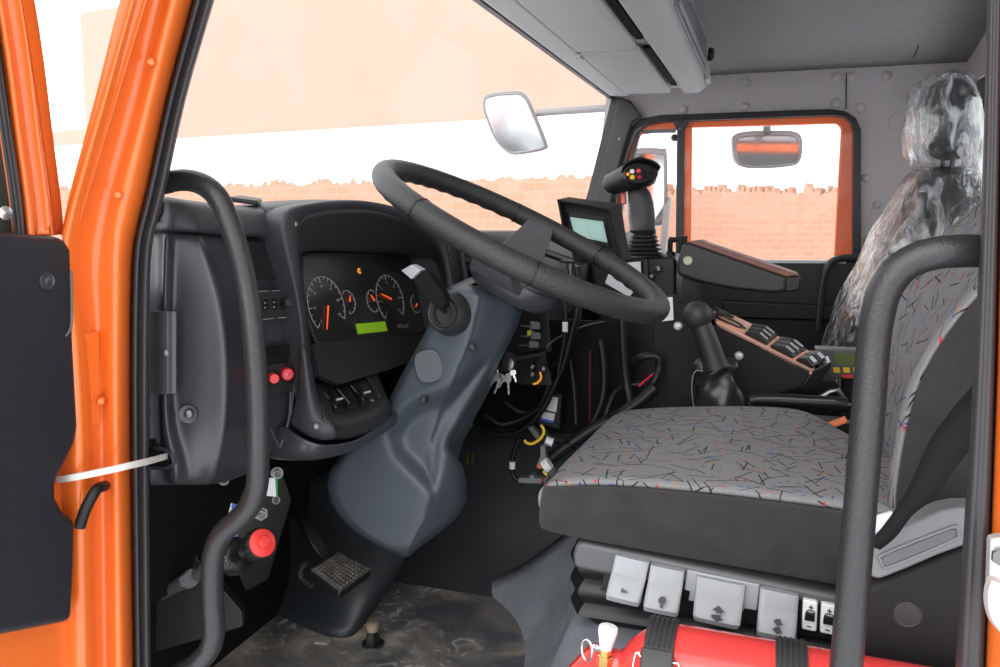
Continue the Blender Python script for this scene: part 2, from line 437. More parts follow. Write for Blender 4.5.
def wallbox(p, q, z0, z1, th, off=0):
    b = B(); o = nrm*off
    b.prism([V((p.x, p.y, z0))+o, V((q.x, q.y, z0))+o, V((q.x, q.y, z1))+o, V((p.x, p.y, z1))+o], nrm*th); return b
obj('upper_wall', wallbox(facade_at(85), fb, 2.48, 5.6, 1.2, .15), M['peach'], bl)
obj('low_wing', wallbox(fa, facade_at(85), 2.48, 2.86, 1.2, .15), M['peach'], bl)
obj('white_band', wallbox(fa, fb, 1.1, 2.48, 1.2, .05), M['whitewall'], bl)
obj('brick_plinth', ragged(fa, fb, -.95, 1.40, .13, 300, 3, nrm*.3), M['brick'], bl, flat=True)
w2 = ragged(WD(575, 217, 20.5), WD(960, 217, 23), -.95, 1.40, .22, 260, 11, V((.2, .6, 0)))
tag(obj('brick_wall', w2, M['brick'], flat=True), 'pale orange brick yard wall with ragged frosted top outside the passenger window', 'wall')

# ================================================================== SETTING: cab shell
b = B(); b.box((-.12, 1.78, -.02), (1.46, 2.32, .04)); struct(obj('floor', b, M['floor']))
b = B(); b.box((-.85, 1.78, .28), (.04, 2.32, .62)); struct(obj('wall_front', b, M['black_matte']))
# ceiling with cove
b = B()
prof = [(YP+.02, 1.197), (2.86, 1.205), (2.66, 1.248), (2.6, 1.262), (2.5, 1.272), (1.8, 1.285), (.55, 1.285)]
rows = [[V((x, y, z)) for x in (-.62, -.3, 0, .3, .66)] for y, z in prof]
b.sheet(rows); struct(obj('ceiling', b, M['headliner'], solid=.02, sharp=60))
b = B(); s0 = V((.4, 2.86, 1.2035)); b.band([(.40, 2.85, 1.206), (.40, 2.76, 1.226)], .003, .004, (1, 0, 0)); struct(obj('trim_4', b, M['grey_d']))
# rear wall with window
XR = .56
b = B()
def rwall(y0, y1, z0, z1): b.prism([V((XR, y0, z0)), V((XR, y1, z0)), V((XR, y1, z1)), V((XR, y0, z1))], (.03, 0, 0))
rwall(.7, 2.93, -.02, .60); rwall(2.74, 2.93, .60, 1.3); rwall(.7, 1.2, .60, 1.3); rwall(1.2, 2.74, 1.12, 1.3)
struct(obj('wall_rear', b, M['vinyl']))
b = B(); b.tube(cr([(XR, 1.24, .64), (XR, 2.70, .64), (XR, 2.70, 1.08), (XR, 1.24, 1.08)], 1, True), .03, 8, True)
wr = struct(obj('window_2', b, M['rubber']))
b = B(); b.prism([V((XR+.012, 1.22, .62)), V((XR+.012, 2.72, .62)), V((XR+.012, 2.72, 1.10)), V((XR+.012, 1.22, 1.10))], (.005, 0, 0)); obj('pane', b, M['glass'], wr)
# passenger side wall panel
rim_o = [(604, 232), (612, 180), (622, 150), (630, 128), (640, 119), (660, 115), (830, 109), (845, 111), (856, 118), (861, 130), (861, 258), (862, 330), (862, 520)]
rim_i = [(612, 232), (619, 183), (628, 151), (635, 131), (645, 124.5), (662, 121.5), (832, 115), (844, 116.5), (851, 122), (854, 132), (853, 258), (853, 330), (853, 520)]
b = B(); b.prism(wys([(611, 60), (1030, 40), (1030, 540)] + rim_o[::-1] + [(590, 232)], YP+.02), (0, .03, 0))
wall_r = struct(obj('wall_right', b, M['vinyl']))
for (px, py, r) in ((745.5, 82, 5), (837, 77, 5), (851, 76, 4.6), (886, 75.5, 5), (745, 106.5, 4.6), (836, 103, 5), (861, 108, 5), (684, 109, 4.4), (628, 110, 3.5), (866, 178, 4.2), (877, 205, 4), (868, 240, 4)):
    p = WY(px, py, YP+.02); R = r/820*2.75
    b = B(); b.lathe([(R, 0), (R*.9, R*.3), (R*.5, R*.55), (0, R*.62)], p, (0, -1, 0), 14); obj('trim_button', b, M['vinyl'], wall_r)
p = WY(898, 121, YP+.02); b = B(); b.lathe([(.028, 0), (.028, .003), (.025, .004), (.0, .004)], p, (0, -1, 0), 22); obj('hole_cap', b, M['vinyl'], wall_r)
b = B(); b.band([WY(846.5, 73, YP+.018), WY(846, 109, YP+.018)], .004, .006, (1, 0, 0)); obj('panel_seam', b, M['rubber'], wall_r)
hk = thing('coat_hook', 'small pale coat hook on the grey wall above the covered passenger seat', 'hook', WY(913, 100, YP))
b = B(); b.band([WY(915, 84, YP+.01), WY(916, 101, YP+.005)], .008, .006, (1, 0, 0)); obj('back_plate', b, M['grey'], hk)
b = B(); b.tube(cr([WY(909, 92, YP-.03), WY(911, 97, YP-.03), WY(914, 101, YP-.015), WY(916, 101, YP+.005)], 4), .005, 8); obj('hook_arm', b, M['grey'], hk)
b = B(); p_ = WY(573, 240, YP+.02)
b.prism([V((-.9, YP+.02, -.02)), V((WY(612, 300, YP+.02).x, YP+.02, -.02)), WY(612, 236, YP+.02), WY(585, 236, YP+.02), V((p_.x, YP+.02, p_.z)), V((-.9, YP+.02, p_.z))], (0, .03, 0)); struct(obj('trim_8', b, M['black_matte']))
# door seal and passenger door
b = B(); b.rings([[a, c, c+V((0, .05, 0)), a+V((0, .05, 0))] for a, c in zip(wys(rim_o, YP), wys(rim_i, YP-.01))])
struct(obj('trim_1', b, M['rubber']))
d1 = sroot('door_1', (WY(730, 300, YP+.05).x, YP+.05, 0))
YQ = YP+.035
def pr(pts, y=YQ, dy=.03):
    b = B(); b.prism(wys(pts, y), (0, dy, 0)); return b
b = pr([(612, 235), (618, 183), (627, 151), (634, 131), (645, 124), (662, 120.5), (676, 120), (676, 129.5), (648, 131.5), (641, 134), (636, 142), (616, 235)])
b.prism(wys([(676, 120), (832, 114), (845, 116), (853, 123), (855, 133), (855, 262), (834, 260), (841, 130), (839, 125), (835, 123.6), (692, 127.5), (676, 129)], YQ), (0, .03, 0))
b.prism(wys([(682, 126), (692, 126), (691, 262), (681, 262)], YQ), (0, .03, 0))
obj('door_frame', b, M['orange_far'], d1, bevel=.006)
b = pr([(676, 119), (684, 119), (684, 130), (682.5, 262), (675.5, 262), (677, 130)], YQ-.012, .015); obj('divider_bar', b, M['rubber'], d1)
b = pr([(673, 118.5), (688.5, 118), (688.5, 123), (682.5, 131), (677, 131), (674, 124)], YQ-.02, .012); obj('bracket', b, M['rubber'], d1)
for q in ((677, 121.5), (685, 121), (680, 129)): screw(d1, WY(*q, YQ-.02), (0, -1, 0), .005)
b = B(); b.lathe([(.012, 0), (.013, .014), (.008, .022), (0, .023)], WY(675, 138, YQ+.02), (0, -1, 0), 12); obj('latch_knob', b, M['black'], d1)
b = pr([(636, 133), (678, 129), (676, 262), (611, 262)], YQ+.012, .005)
w3 = obj('window_3', b, M['glass']); struct(w3)
b = pr([(691, 126), (842, 122), (835, 262), (690, 262)], YQ+.012, .005); w4 = obj('window_4', b, M['glass']); struct(w4)
b = B(); b.tube(cr(wys([(612, 250), (637, 140), (646, 132), (676, 130.5)], YQ+.006), 5), .008, 6); obj('pane_seal', b, M['grey_mid'], d1)
# lower door trim
b = pr([(600, 259.5), (846, 261), (866, 262), (866, 480), (585, 480)], YP-.02, .05); obj('lower_panel', b, M['black'], d1, bevel=.01)
b = pr([(722, 300), (848, 306), (850, 322), (722, 318)], YP-.04, .03); obj('armrest_ledge', b, M['black'], d1, bevel=.008)
b = B(); b.tube(cr(wys([(818, 330), (822, 290), (827, 268), (838, 259), (858, 258)], YP-.05), 6), .012, 8); obj('pocket_edge', b, M['plastic_d'], d1)
b = pr([(690, 259.5), (846, 260.5), (846, 263.5), (690, 262.5)], YP-.03, .02); obj('window_ledge', b, M['silver'], d1)
# windscreen
tr = WY(612, 98, YP); br_ = WY(573, 240, YP)
tl = V((tr.x, YD, tr.z)); blp = V((br_.x, YD, br_.z))
b = B(); b.prism([tl, tr, br_, blp], (-.006, 0, -.002)); w1 = obj('window_1', b, M['wind']); struct(w1)
up = (tr-br_).normalized()
b = B(); b.band([tl+V((0, 0, .012)), tr+V((0, 0, .012))], .034, .02, up); obj('header_seal', b, M['rubber'], w1)
b = B(); b.prism(wys([(612, 96), (624, 98), (599, 186), (588, 240), (573, 240), (588, 192)], YP-.01), (0, .03, 0)); obj('side_seal', b, M['rubber'], w1)
b = B(); b.prism(wys([(618, 98), (630, 100), (642, 117), (632, 122), (624, 146), (615, 180), (604, 240), (582, 240), (598, 186)], YP-.03), (0, .012, 0))
ap = struct(obj('trim_2', b, M['plastic_d'], bevel=.01))
for q in ((620, 139), (606, 177)): screw(ap, WY(*q, YP-.03), (0, -1, 0), .006)
# dash-level cowl below the windscreen (outside)
b = B(); b.prism([V((blp.x-.02, YD-.02, blp.z)), V((blp.x-.02, YP+.05, blp.z)), V((blp.x-.1, YP+.05, .2)), V((blp.x-.1, YD-.02, .2))], (-.05, 0, 0)); struct(obj('trim_3', b, M['black_matte']))
# ------------------------------------------------------------------ driver side A pillar (orange), seal, B pillar
ys = [-310, -200, -100, -25, 50, 100, 150, 200, 225, 245, 280, 330, 420, 510, 600, 700]
def col_interp(tab):
    out = []
    for y in ys:
        for i in range(len(tab)-1):
            if tab[i][0] <= y <= tab[i+1][0]:
                t = (y-tab[i][0])/(tab[i+1][0]-tab[i][0]); out.append(tab[i][1]+t*(tab[i+1][1]-tab[i][1])); break
    return out
c0 = col_interp([(-310, 223), (-25, 137), (0, 130), (100, 100), (200, 70), (245, 58), (330, 56), (700, 52)])
c1 = col_interp([(-310, 226), (-25, 141), (0, 134), (100, 105), (200, 75), (245, 64), (330, 76), (420, 82), (700, 86)])
c2 = col_interp([(-310, 226), (-25, 150), (0, 143), (100, 121), (200, 94), (225, 90), (245, 86), (280, 84), (330, 90), (420, 94), (700, 98)])
c3 = col_interp([(-310, 246), (-25, 172), (0, 166), (100, 141), (200, 112), (225, 107), (245, 104), (280, 102), (330, 102), (420, 104), (700, 108)])
c4 = col_interp([(-310, 250), (-25, 176), (0, 170), (100, 146), (200, 118), (225, 113), (245, 112), (280, 112), (330, 112), (420, 113), (700, 117)])
c5 = col_interp([(-310, 268), (-25, 193), (0, 187), (100, 161), (200, 139), (225, 132), (245, 128), (280, 127), (330, 126), (420, 125), (700, 129)])
c6 = col_interp([(-310, 280), (-25, 202), (0, 195), (100, 168), (200, 147), (225, 140), (245, 135), (280, 133), (330, 132), (420, 132), (700, 136)])
pil = []
deps = [.585, .577, .612, .625, .612, .630, .66]
for i, y in enumerate(ys):
    pil.append([WY(c[i], y, d) for c, d in zip((c0, c1, c2, c3, c4, c5, c6), deps)])
b = B(); b.sheet(pil)
wl = struct(obj('wall_left', b, M['orange'], sub=2, solid=.012))
for q in ((151, 62), (118, 195), (101, 401)):
    b = B(); p = WY(*q, .612); b.lathe([(.0035, -.006), (.0035, .001), (.0025, .002), (0, .0015)], p, (.55, -.83, 0), 12); obj('plug', b, M['orange'], wl)
b = B(); b.prism([WY(76, 333, .598), WY(84, 333, .598), WY(86, 430, .598), WY(78, 430, .598)], (.0, .02, 0)); obj('hinge_cover', b, M['orange'], wl, bevel=.003)
# seal: double rib rubber
s_in = col_interp([(-310, 277), (-25, 199), (0, 192), (100, 165), (200, 144), (225, 137), (245, 132.5), (280, 131), (330, 130), (420, 130), (700, 134)])
s_w = col_interp([(-310, 28), (-25, 23), (0, 22), (100, 20), (200, 20), (245, 19), (330, 19), (700, 17)])
rows = []
for i, y in enumerate(ys):
    a, w = s_in[i], s_w[i]
    rows.append([WY(a+w*f, y, d) for f, d in ((0, .665), (.05, .648), (.25, .640), (.42, .646), (.5, .655), (.58, .646), (.78, .641), (.97, .65), (1.0, .70))])
b = B(); b.sheet(rows); struct(obj('trim_5', b, M['rubber'], sub=1, solid=.004))
b = B(); b.prism([V((-.56, .60, 1.20)), V((.62, .60, 1.20)), V((.62, .66, 1.20)), V((-.56, .66, 1.20))], (0, 0, .10)); struct(obj('trim_9', b, M['orange'], bevel=.015))
# B pillar
rows = []
for y, xa, xb in ((-420, 1000, 1018), (-200, 992, 1008), (-25, 987, 1003), (120, 985, 1001), (330, 976, 998), (480, 967, 993), (600, 959, 989), (700, 953, 984)):
    rows.append([WY(xa+(xb-xa)*f, y, d) for f, d in ((0, .70), (.03, .655), (.3, .642), (.5, .65), (.7, .642), (.97, .65), (1, .68))])
b = B(); b.sheet(rows); struct(obj('trim_6', b, M['rubber'], sub=1, solid=.004))
rows = [[WY(x, y, d) for x, d in ((a, .66), (a+6, .64), (a+40, .62), (a+90, .6))] for y, a in ((-420, 1012), (-25, 1000), (330, 997), (420, 993), (540, 989), (620, 985), (700, 982))]
b = B(); b.sheet(rows); bp_ = struct(obj('trim_7', b, M['orange'], sub=1, solid=.01))
st = thing('door_striker', 'cast metal door latch striker on the orange rear door post', 'latch', WY(993, 590, .62))
b = B(); b.prism([WY(*q, .622) for q in ((990, 539), (1030, 535), (1030, 650), (992, 612), (988, 600))], (0, .012, 0)); obj('plate', b, M['alu'], st, bevel=.003)
b = B(); b.tube(cr([WY(*q, .605) for q in ((997, 580), (994, 590), (994, 604), (999, 618), (1012, 632))], 4), .006, 8); obj('loop', b, M['alu'], st)
b = B(); b.lathe([(.006, 0), (.006, .004), (0, .004)], WY(1000, 556, .62), (0, -1, 0), 6); obj('bolt', b, M['steel'], st)
# ------------------------------------------------------------------ open driver door
XDR = -.615
d2 = sroot('door_2', (XDR, .56, 0))
rows = []
for y, a, c in ((-330, -100, -62), (-40, -16, 14), (0, -6, 22), (60, 3, 32), (100, 8, 38), (150, 14, 45), (200, 22, 52), (236, 24, 57)):
    rows.append([WX(a+(c-a)*f, y, XDR+d) for f, d in ((0, -.01), (.08, 0), (.35, .004), (.45, -.006), (.75, -.006), (.85, .002), (1, -.004))])
b = B(); b.sheet(rows); obj('window_frame', b, M['orange'], d2, sub=1, solid=.02)
rows = []
for y, a, c in ((-330, -135, -100), (-40, -40, -16), (0, -24, -6), (60, -10, 3), (100, -4, 8), (150, 4, 14), (200, 12, 22), (250, 16, 26)):
    rows.append([WX(a+(c-a)*f, y, XDR+d) for f, d in ((0, -.012), (.2, 0), (.5, .004), (.8, 0), (1, -.008))])
b = B(); b.sheet(rows); obj('window_seal', b, M['rubber'], d2, sub=1, solid=.006)
b = B(); b.prism([WX(*q, XDR-.02) for q in ((-330, -320), (-100, -320), (-16, -40), (18, 250), (-330, 250))], (-.004, 0, 0)); obj('pane', b, mat('greenish door glass', (.06, .085, .08), .08, coat=.4), d2)
pts = [(-320, 232), (6, 232), (60, 236.5), (69, 240), (74, 249), (76.5, 330), (81, 425), (77, 445), (64, 470), (58.5, 483), (58.5, 497), (66, 511), (78, 520), (77, 560), (74, 622), (-320, 700)]
pp = [WX(*q, XDR+.012) for q in pts]
b = B(); b.prism(pp, (-.03, 0, 0)); obj('inner_panel', b, mat('blue black door trim', (.014, .015, .019), .42, bump=.2, bscale=600, spec=.4), d2, bevel=.008, seg=4)
b = B(); b.tube(cr([WX(*q, XDR+.0135) for q in ((71, 270), (71.5, 300), (71, 326), (66, 336))], 5), .0012, 6); obj('panel_crease', b, M['grey_d'], d2)
p = WX(47, 281, XDR+.0125)
b = B(); b.lathe([(.0078, 0), (.0074, .0012), (.0055, .0004), (.0052, -.001), (.0, -.001)], p, (1, -.0, 0), 18); obj('screw_well', b, M['plastic'], d2)
b = B(); b.lathe([(.004, -.0005), (.0036, .0016), (.0014, .002), (.0013, .001), (0, .001)], p, (1, 0, 0), 14); obj('screw', b, M['steel'], d2)
b = B(); b.prism([WX(*q, XDR-.012) for q in ((-320, 240), (60, 240), (72, 250), (78, 430), (79, 700), (-320, 760))], (-.03, 0, 0)); obj('door_skin', b, M['orange'], d2)
b = B(); b.lathe([(.006, 0), (.006, .004), (.0, .005)], WX(3, 213, XDR), (1, -.2, 0), 12); obj('screw', b, M['chrome'], d2)
# door limit strap (translucent) and black check rod
ds = cr([WX(57, 480, XDR-.01), WY(75, 477, .575), WY(100, 472, .585), WY(125, 466.5, .60), WY(145, 462, .63), WY(158, 458.5, .67), WY(170, 455, .712)], 6)
b = B(); b.band(ds, .0062, .002, (.1, -.1, 1)); tag(obj('door_strap', b, M['strap']), 'pale translucent strap stretched from the open door into the dash end', 'strap')
b = B(); b.tube(cr([WY(79.5, 527, .574), WY(84, 513, .576), WY(89, 502, .579), WY(97, 489, .588), WY(105, 486, .61)], 5), .0052, 10)
tag(obj('door_check_rod', b, M['cable']), 'short black bent rod entering the orange door post below the strap', 'rod')

# ------------------------------------------------------------------ overhead console
oc = thing('overhead_console', 'long grey overhead storage console above the windscreen', 'console', (-.35, 1.8, 1.112))
YE = 2.74
e = [WY(*q, YE) for q in ((627, 90), (634, 99), (690, 93), (704, 85), (708, 60), (706, 30), (640, 30))]
ze = e[2].z
xs = [(-.535, 1.147), (-.52, 1.117), (-.455, 1.114), (-.45, 1.132), (-.285, 1.132), (-.28, 1.114), (-.232, 1.114), (-.205, 1.132), (-.198, 1.172), (-.205, 1.27), (-.535, 1.27)]
def ocprism(pts, y0, y1):
    b = B(); b.prism([V((x, y0, z)) for x, z in pts], (0, y1-y0, 0)); return b
obj('body', ocprism(xs, .75, YE), M['header_grey'], oc, bevel=.008)
for k, (y0, y1) in enumerate(((.80, 1.36), (1.38, 1.98), (2.0, 2.68))):
    b = ocprism([(-.452, 1.11), (-.317, 1.106), (-.310, 1.112), (-.310, 1.127), (-.452, 1.127)], y0, y1-.02)
    lid = obj('lower_lid', b, M['header_grey'], oc, bevel=.004)
    b = ocprism([(-.306, 1.124), (-.29, 1.124), (-.29, 1.131), (-.306, 1.131)], y0+.03, y1-.05); obj('finger_slot', b, M['black_matte'], lid)
    b = B(); b.box((-.462, y0+.02, 1.11), (.02, .03, .012)); obj('hinge', b, M['header_grey'], lid, bevel=.003)
for (y0, y1) in ((.9, 1.7), (1.74, 2.50)):
    b = ocprism([(-.212, 1.148), (-.196, 1.145), (-.190, 1.182), (-.194, 1.232), (-.208, 1.232)], y0, y1)
    lid = obj('upper_lid', b, M['grey_mid'], oc, bevel=.005)
    b = ocprism([(-.1975, 1.154), (-.1925, 1.157), (-.1895, 1.166), (-.194, 1.166)], y0+.04, y1-.04); obj('rail', b, M['grey'], lid, bevel=.002)
b = B(); b.lathe([(.02, 0), (.02, .012), (.014, .016), (0, .016)], V((-.195, 2.6, 1.207)), (1, 0, -.1), 16); obj('latch', b, M['black'], oc)
b = B(); b.box((-.196, 2.62, 1.139), (.016, .09, .022)); obj('end_clip', b, M['header_grey'], oc, bevel=.005)
# papers tucked on top
b = B(); b.obox(V((-.19, 1.98, 1.235)), (0, 1, .25), (.12, -.2, 1), (1, 0, 0), .12, .04, .002); tag(obj('folded_paper', b, M['paper']), 'white folded paper tucked into the overhead console lid', 'paper')
# ================================================================== DASHBOARD
db = thing('dashboard', 'charcoal moulded dashboard with arched instrument hood ahead of the steering wheel', 'dashboard', (-.6, .9, .2))
def grid(rows, ys_=None): return [[WY(*p) for p in r] for r in rows]
# --- driver-end side panel: columns with depth
def sidecol(px):  # depth by px
    t = [(146, .715), (152, .705), (162, .712), (166, .722), (174, .722), (178, .714), (196, .722), (214, .738), (224, .745), (232, .765), (246, .81), (262, .86)]
    for i in range(len(t)-1):
        if t[i][0] <= px <= t[i+1][0]:
            f = (px-t[i][0])/(t[i+1][0]-t[i][0]); return t[i][1]+f*(t[i+1][1]-t[i][1])
    return t[0][1] if px < t[0][0] else t[-1][1]
# (y : px columns of the panel: edge, rib1a, rib1b, rib2a, rib2b, mid, crease-, crease+, right, back)
R = [
 (234, [150, 160, 163, 169, 173, 178, 195, 199, 204, 222, 240]),
 (262, [150, 159, 162, 168, 172, 177, 205, 209, 214, 230, 246]),
 (300, [149, 158, 161, 167, 171, 176, 216, 221, 226, 238, 252]),
 (345, [149, 157, 160, 167, 171, 176, 222, 227, 232, 243, 256]),
 (390, [149, 157, 160, 167, 171, 176, 223, 228, 233, 245, 258]),
 (430, [149, 157, 160, 168, 174, 184, 220, 226, 231, 244, 258]),
 (455, [149, 160, 165, 176, 184, 194, 216, 221, 227, 242, 258]),
 (470, [149, 160, 168, 178, 186, 196, 212, 217, 223, 240, 256]),
 (480, [150, 160, 170, 178, 186, 196, 209, 213, 219, 237, 253]),
 (489, [152, 162, 170, 178, 185, 192, 204, 207, 212, 228, 246]),
]
dd = [.718, .717, .700, .700, .717, .719, .732, .732, .752, .79, .835]
rows = []
for i, (y, cs) in enumerate(R):
    tuck = [0, 0, 0, 0, 0, 0, 0, 0, .004, .014, .035][i]if i < 11 else .03
    yy = [y, y, y, y, y, y, y, y-.5, y-1, y-4, y-12] if y > 440 else [y]*11
    rows.append([WY(c, q, d+tuck) for c, q, d in zip(cs, yy, dd)])
rows.append([p+V((-.05, .05, -.004)) for p in rows[-1]])
rows.insert(0, [p+V((-.012, .012, 0)) for p in rows[0]])
b = B(); b.sheet(rows); sp_ = obj('side_panel', b, M['plastic'], db, sub=2, solid=.004)
# kick cover strip on panel
b = B(); b.rings([[WY(151, y, .698), WY(156, y, .698), WY(160.5, y, .691), WY(168, y, .691), WY(172, y, .698), WY(176.5, y, .701), WY(177, y, .71), WY(151, y, .712)] for y in (311, 350, 394)])
cv = obj('cover_strip', b, M['grey_d'], db, bevel=.0015)
screw(cv, WY(165.5, 353, .690), (.5, -.85, 0), .0036)
b = B(); b.lathe([(.0105, -.002), (.0098, .0012), (.006, .0004), (.0, .0004)], WY(188.5, 414, .7185), (.45, -.88, 0), 20); bs = obj('screw_boss', b, M['plastic'], db)
screw(bs, WY(188.5, 414, .716), (.45, -.88, 0), .0045)
# strap slot
b = B(); b.prism(wys([(149, 446), (153, 449), (162, 450), (169, 453), (173, 459), (172, 464), (166, 466.5), (149, 467)], .700), (-.004, .03, 0)); obj('strap_slot', b, M['black_matte'], db)
b = B(); b.tube(cr(wys([(152, 447), (160, 449), (168, 451.5), (173, 457), (173, 464), (166, 467.5), (152, 468)], .699), 5), .0022, 8); obj('slot_rim', b, M['plastic'], db)
b = B()
for y in (441, 446, 452): b.box(WY(153, y, .699), (.006, .004, .0045))
obj('slot_teeth', b, M['black'], db)
# --- upper dash end
rows = []
T = [(196, [158, 160, 166, 172, 176, 181, 187, 192, 205, 232, 262, 268]), (204, [155, 159, 166, 172, 175, 181, 189, 194, 208, 238, 266, 271]), (218, [152, 158, 165, 171, 174, 179, 193, 197, 212, 243, 269, 273]), (230, [151, 158, 164, 170, 173, 178, 196, 201, 216, 248, 271, 276])]
dd2 = [.722, .718, .712, .712, .718, .722, .732, .737, .765, .82, .875, .884]
tops = [196.5, 195.5, 195, 195, 195, 195.5, 197, 198, 200, 203.5, 206, 207]
for k, (y, cs) in enumerate(T):
    off = (.012, .004, 0, 0)[k]
    rows.append([WY(c, (tops[j] if k == 0 else y+(c-150)*.05+(3 if k == 1 and c > 225 else 0)), d+off) for j, (c, d) in enumerate(zip(cs, dd2))])
back = [p+V((-.10, .03, .002)) for p in rows[0]]
rows.insert(0, back)
rows.append([p+V((-.014, .014, -.002)) for p in rows[-1]])
b = B(); b.sheet(rows); obj('top_cover', b, M['plastic_soft'], db, sub=2, solid=.004)
b = B(); b.prism([WY(157, 197, .72), WY(160, 199, .718), WY(161, 213, .714), WY(158, 216, .714), WY(157, 222, .713), WY(151, 222, .712)], (-.008, .01, 0)); obj('corner_notch', b, M['black'], db)
# demister vent on top
b = B(); q = [WY(226, 201.5, .86), WY(240, 199.5, .90), WY(262, 203.0, .92), WY(258, 205.5, .88)]
b.prism(q, (0, 0, .006)); obj('demister_vent', b, M['black'], db, bevel=.002)
b = B()
pl = [WY(150, 300, .745), WY(215, 300, .775), WY(262, 300, .91), WY(300, 300, 1.0), WY(430, 300, 1.42)]
pl = [V((q.x, q.y, 0)) for q in pl]
b.prism([q+V((0, 0, .47)) for q in pl]+[V((-.66, 1.42, .47)), V((-.66, .72, .47))], (0, 0, .215)); obj('dash_core', b, M['black'], db)
b = B(); b.prism([q+V((0, 0, .60)) for q in pl[:3]]+[V((-.66, .95, .60)), V((-.66, .72, .60))], (0, 0, .122)); obj('dash_core', b, M['black'], db)
# --- radio plate (between side panel and hood)
def pd(px): return .858+(px-250)*.0016
def pdb(px): return pd(px)+.010
cols = [(238, 244, 250, 254, 256, 256, 256), (262, 268, 274, 279, 280, 278, 272), (270, 279, 286, 291, 291, 285, 276), (275, 286, 293, 299, 301, 292, 281)]
ysr = [237, 280, 320, 360, 400, 440, 460]
rows = []
for i, y in enumerate(ysr):
    rows.append([WY(cols[c][i], y+(c*.8)-(8*(i == 6)*(c == 0)*0), pdb(cols[c][i])+(.012 if i == 6 else 0)) for c in range(4)])
rows.append([p+V((-.05, .05, 0)) for p in rows[-1]])
b = B(); b.sheet(rows); obj('radio_plate', b, M['plastic'], db, sub=1, solid=.006)
def plate(name, quad, m, lift=.004, th=.004, parent=db, bevel=0.0, depf=pd, sub=None):
    b = B(); b.prism([WY(x, y, depf(x)-lift) for x, y in quad], V((-.6, .8, 0))*th); return obj(name, b, m, parent, bevel=bevel)
plate('blank_display', [(246, 241), (268.5, 241.5), (279.5, 280), (255, 279.5)], M['darkglass'], bevel=.0008)
plate('blank_slot', [(267, 346.5), (289.5, 344.5), (291, 357), (268, 359.5)], M['blackgloss'])
sw = plate('switch_bezel', [(256, 290), (286, 290.5), (293, 318), (260, 320)], M['plastic_d'], lift=.0035)
def line_loop(pts, r, m, parent, depf=pd, lift=.0045, name='print_line'):
    b = B(); b.tube([WY(x, y, depf(x)-lift) for x, y in pts], r, 6); return obj(name, b, m, parent)
line_loop([(257, 291.5), (263, 291.3)], .0004, M['gtext'], sw); line_loop([(262.5, 291.3), (268, 291)], .0004, M['gtext'], sw)
line_loop([(272, 290.8), (287, 290), (289, 291.5), (291, 298)], .0004, M['gtext'], sw)
line_loop([(293, 311), (293.3, 315.5), (291, 317), (278, 318)], .0004, M['gtext'], sw); line_loop([(262, 319.6), (274, 318.5)], .0004, M['gtext'], sw)
for cx, cy in ((264.5, 305), (273.5, 304.5)):
    rk = plate('rocker_switch', [(cx-3, cy-6), (cx+3, cy-6.3), (cx+4.4, cy+5), (cx-1.6, cy+6)], M['black'], lift=.006, th=.006, bevel=.0012)
    for k in (-2.2, 2.6):
        p = WY(cx+.6, cy+k, pd(cx)-.0065); b = B(); b.lathe([(.0009, 0), (.0008, .0004), (0, .0004)], p, (.6, -.8, 0), 10); obj('mark', b, M['gtext'], rk)
p = WY(284, 303, pd(284)-.002); n = V((.75, -.6, .12)).normalized()
b = B(); prof = [(.0085, 0), (.0085, .004), (.0068, .006), (.0062, .018), (.005, .020), (0, .020)]
b.lathe(prof, p, n, 20); kn = obj('rotary_knob', b, M['black'], db)
b = B(); u = V((0, 0, 1)); w_ = n.cross(u)
for k in range(12):
    a = 2*math.pi*k/12; d = (u*math.cos(a)+w_*math.sin(a)); b.obox(p+d*.0066+n*.012, n, d, n.cross(d), .012, .0012, .001)
obj('grip_rib', b, M['plastic_d'], kn)['kind'] = 'stuff'
b = B()
for a0 in (-60, -30, 0, 30, 60, 90):
    a = math.radians(a0); d = u*math.cos(a)+w_*math.sin(a); b.obox(p+d*.0115+n*.002, d, n.cross(d), n, .002, .0007, .0006)
obj('dial_mark', b, M['gtext'], kn)
# red push buttons
bz = plate('button_bezel', [(268, 365), (288, 363), (293, 391), (268, 394)], M['plastic_d'], lift=.003)
nb = V((.72, -.68, .05)).normalized()
for (cx, cy, r, m, L) in ((272, 377.5, .0066, 'redplastic', .014), (286, 373.5, .0082, 'redpink', .011)):
    p = WY(cx, cy, pd(cx)-.004)
    b = B(); b.lathe([(r+.003, -.002), (r+.003, .0015), (r+.0012, .003), (r+.001, 0), (0, 0)], p, nb, 22); col_ = obj('button_collar', b, M['black'], db)
    b = B(); b.lathe([(r, 0), (r, L-.002), (r*.86, L), (0, L+.0005)], p, nb, 22); bt = obj('push_button', b, M[m], db)
    if m == 'redpink':
        up_ = V((0, 0, 1)); up_ = (up_-nb*up_.dot(nb)).normalized(); rt = up_.cross(nb)*1
        c = p+nb*(L+.001)
        tri = [c+up_*.0042, c-up_*.0026+rt*.004, c-up_*.0026-rt*.004]
        b = B(); b.tube(tri, .00045, 6, True); t2 = [c+(q-c)*.5 for q in tri]; b.tube(t2, .0003, 6, True); obj('triangle_mark', b, M['white'], bt)
# tray pocket ridges
b = B(); b.tube(cr([WY(291, 392, pd(291)-.003), WY(289, 420, pd(288)-.003), WY(281.5, 444, pd(281)-.003), WY(279, 446, pd(279)-.003), WY(268, 424, pd(268)-.003)], 6), .0022, 8); obj('pocket_ridge', b, M['plastic'], db)
b = B(); b.tube(cr([WY(292.5, 362, pd(291)-.003), WY(294, 385, pd(293)-.003), WY(291, 415, pd(288)-.003)], 6), .0012, 8); obj('plate_ridge', b, M['plastic'], db)

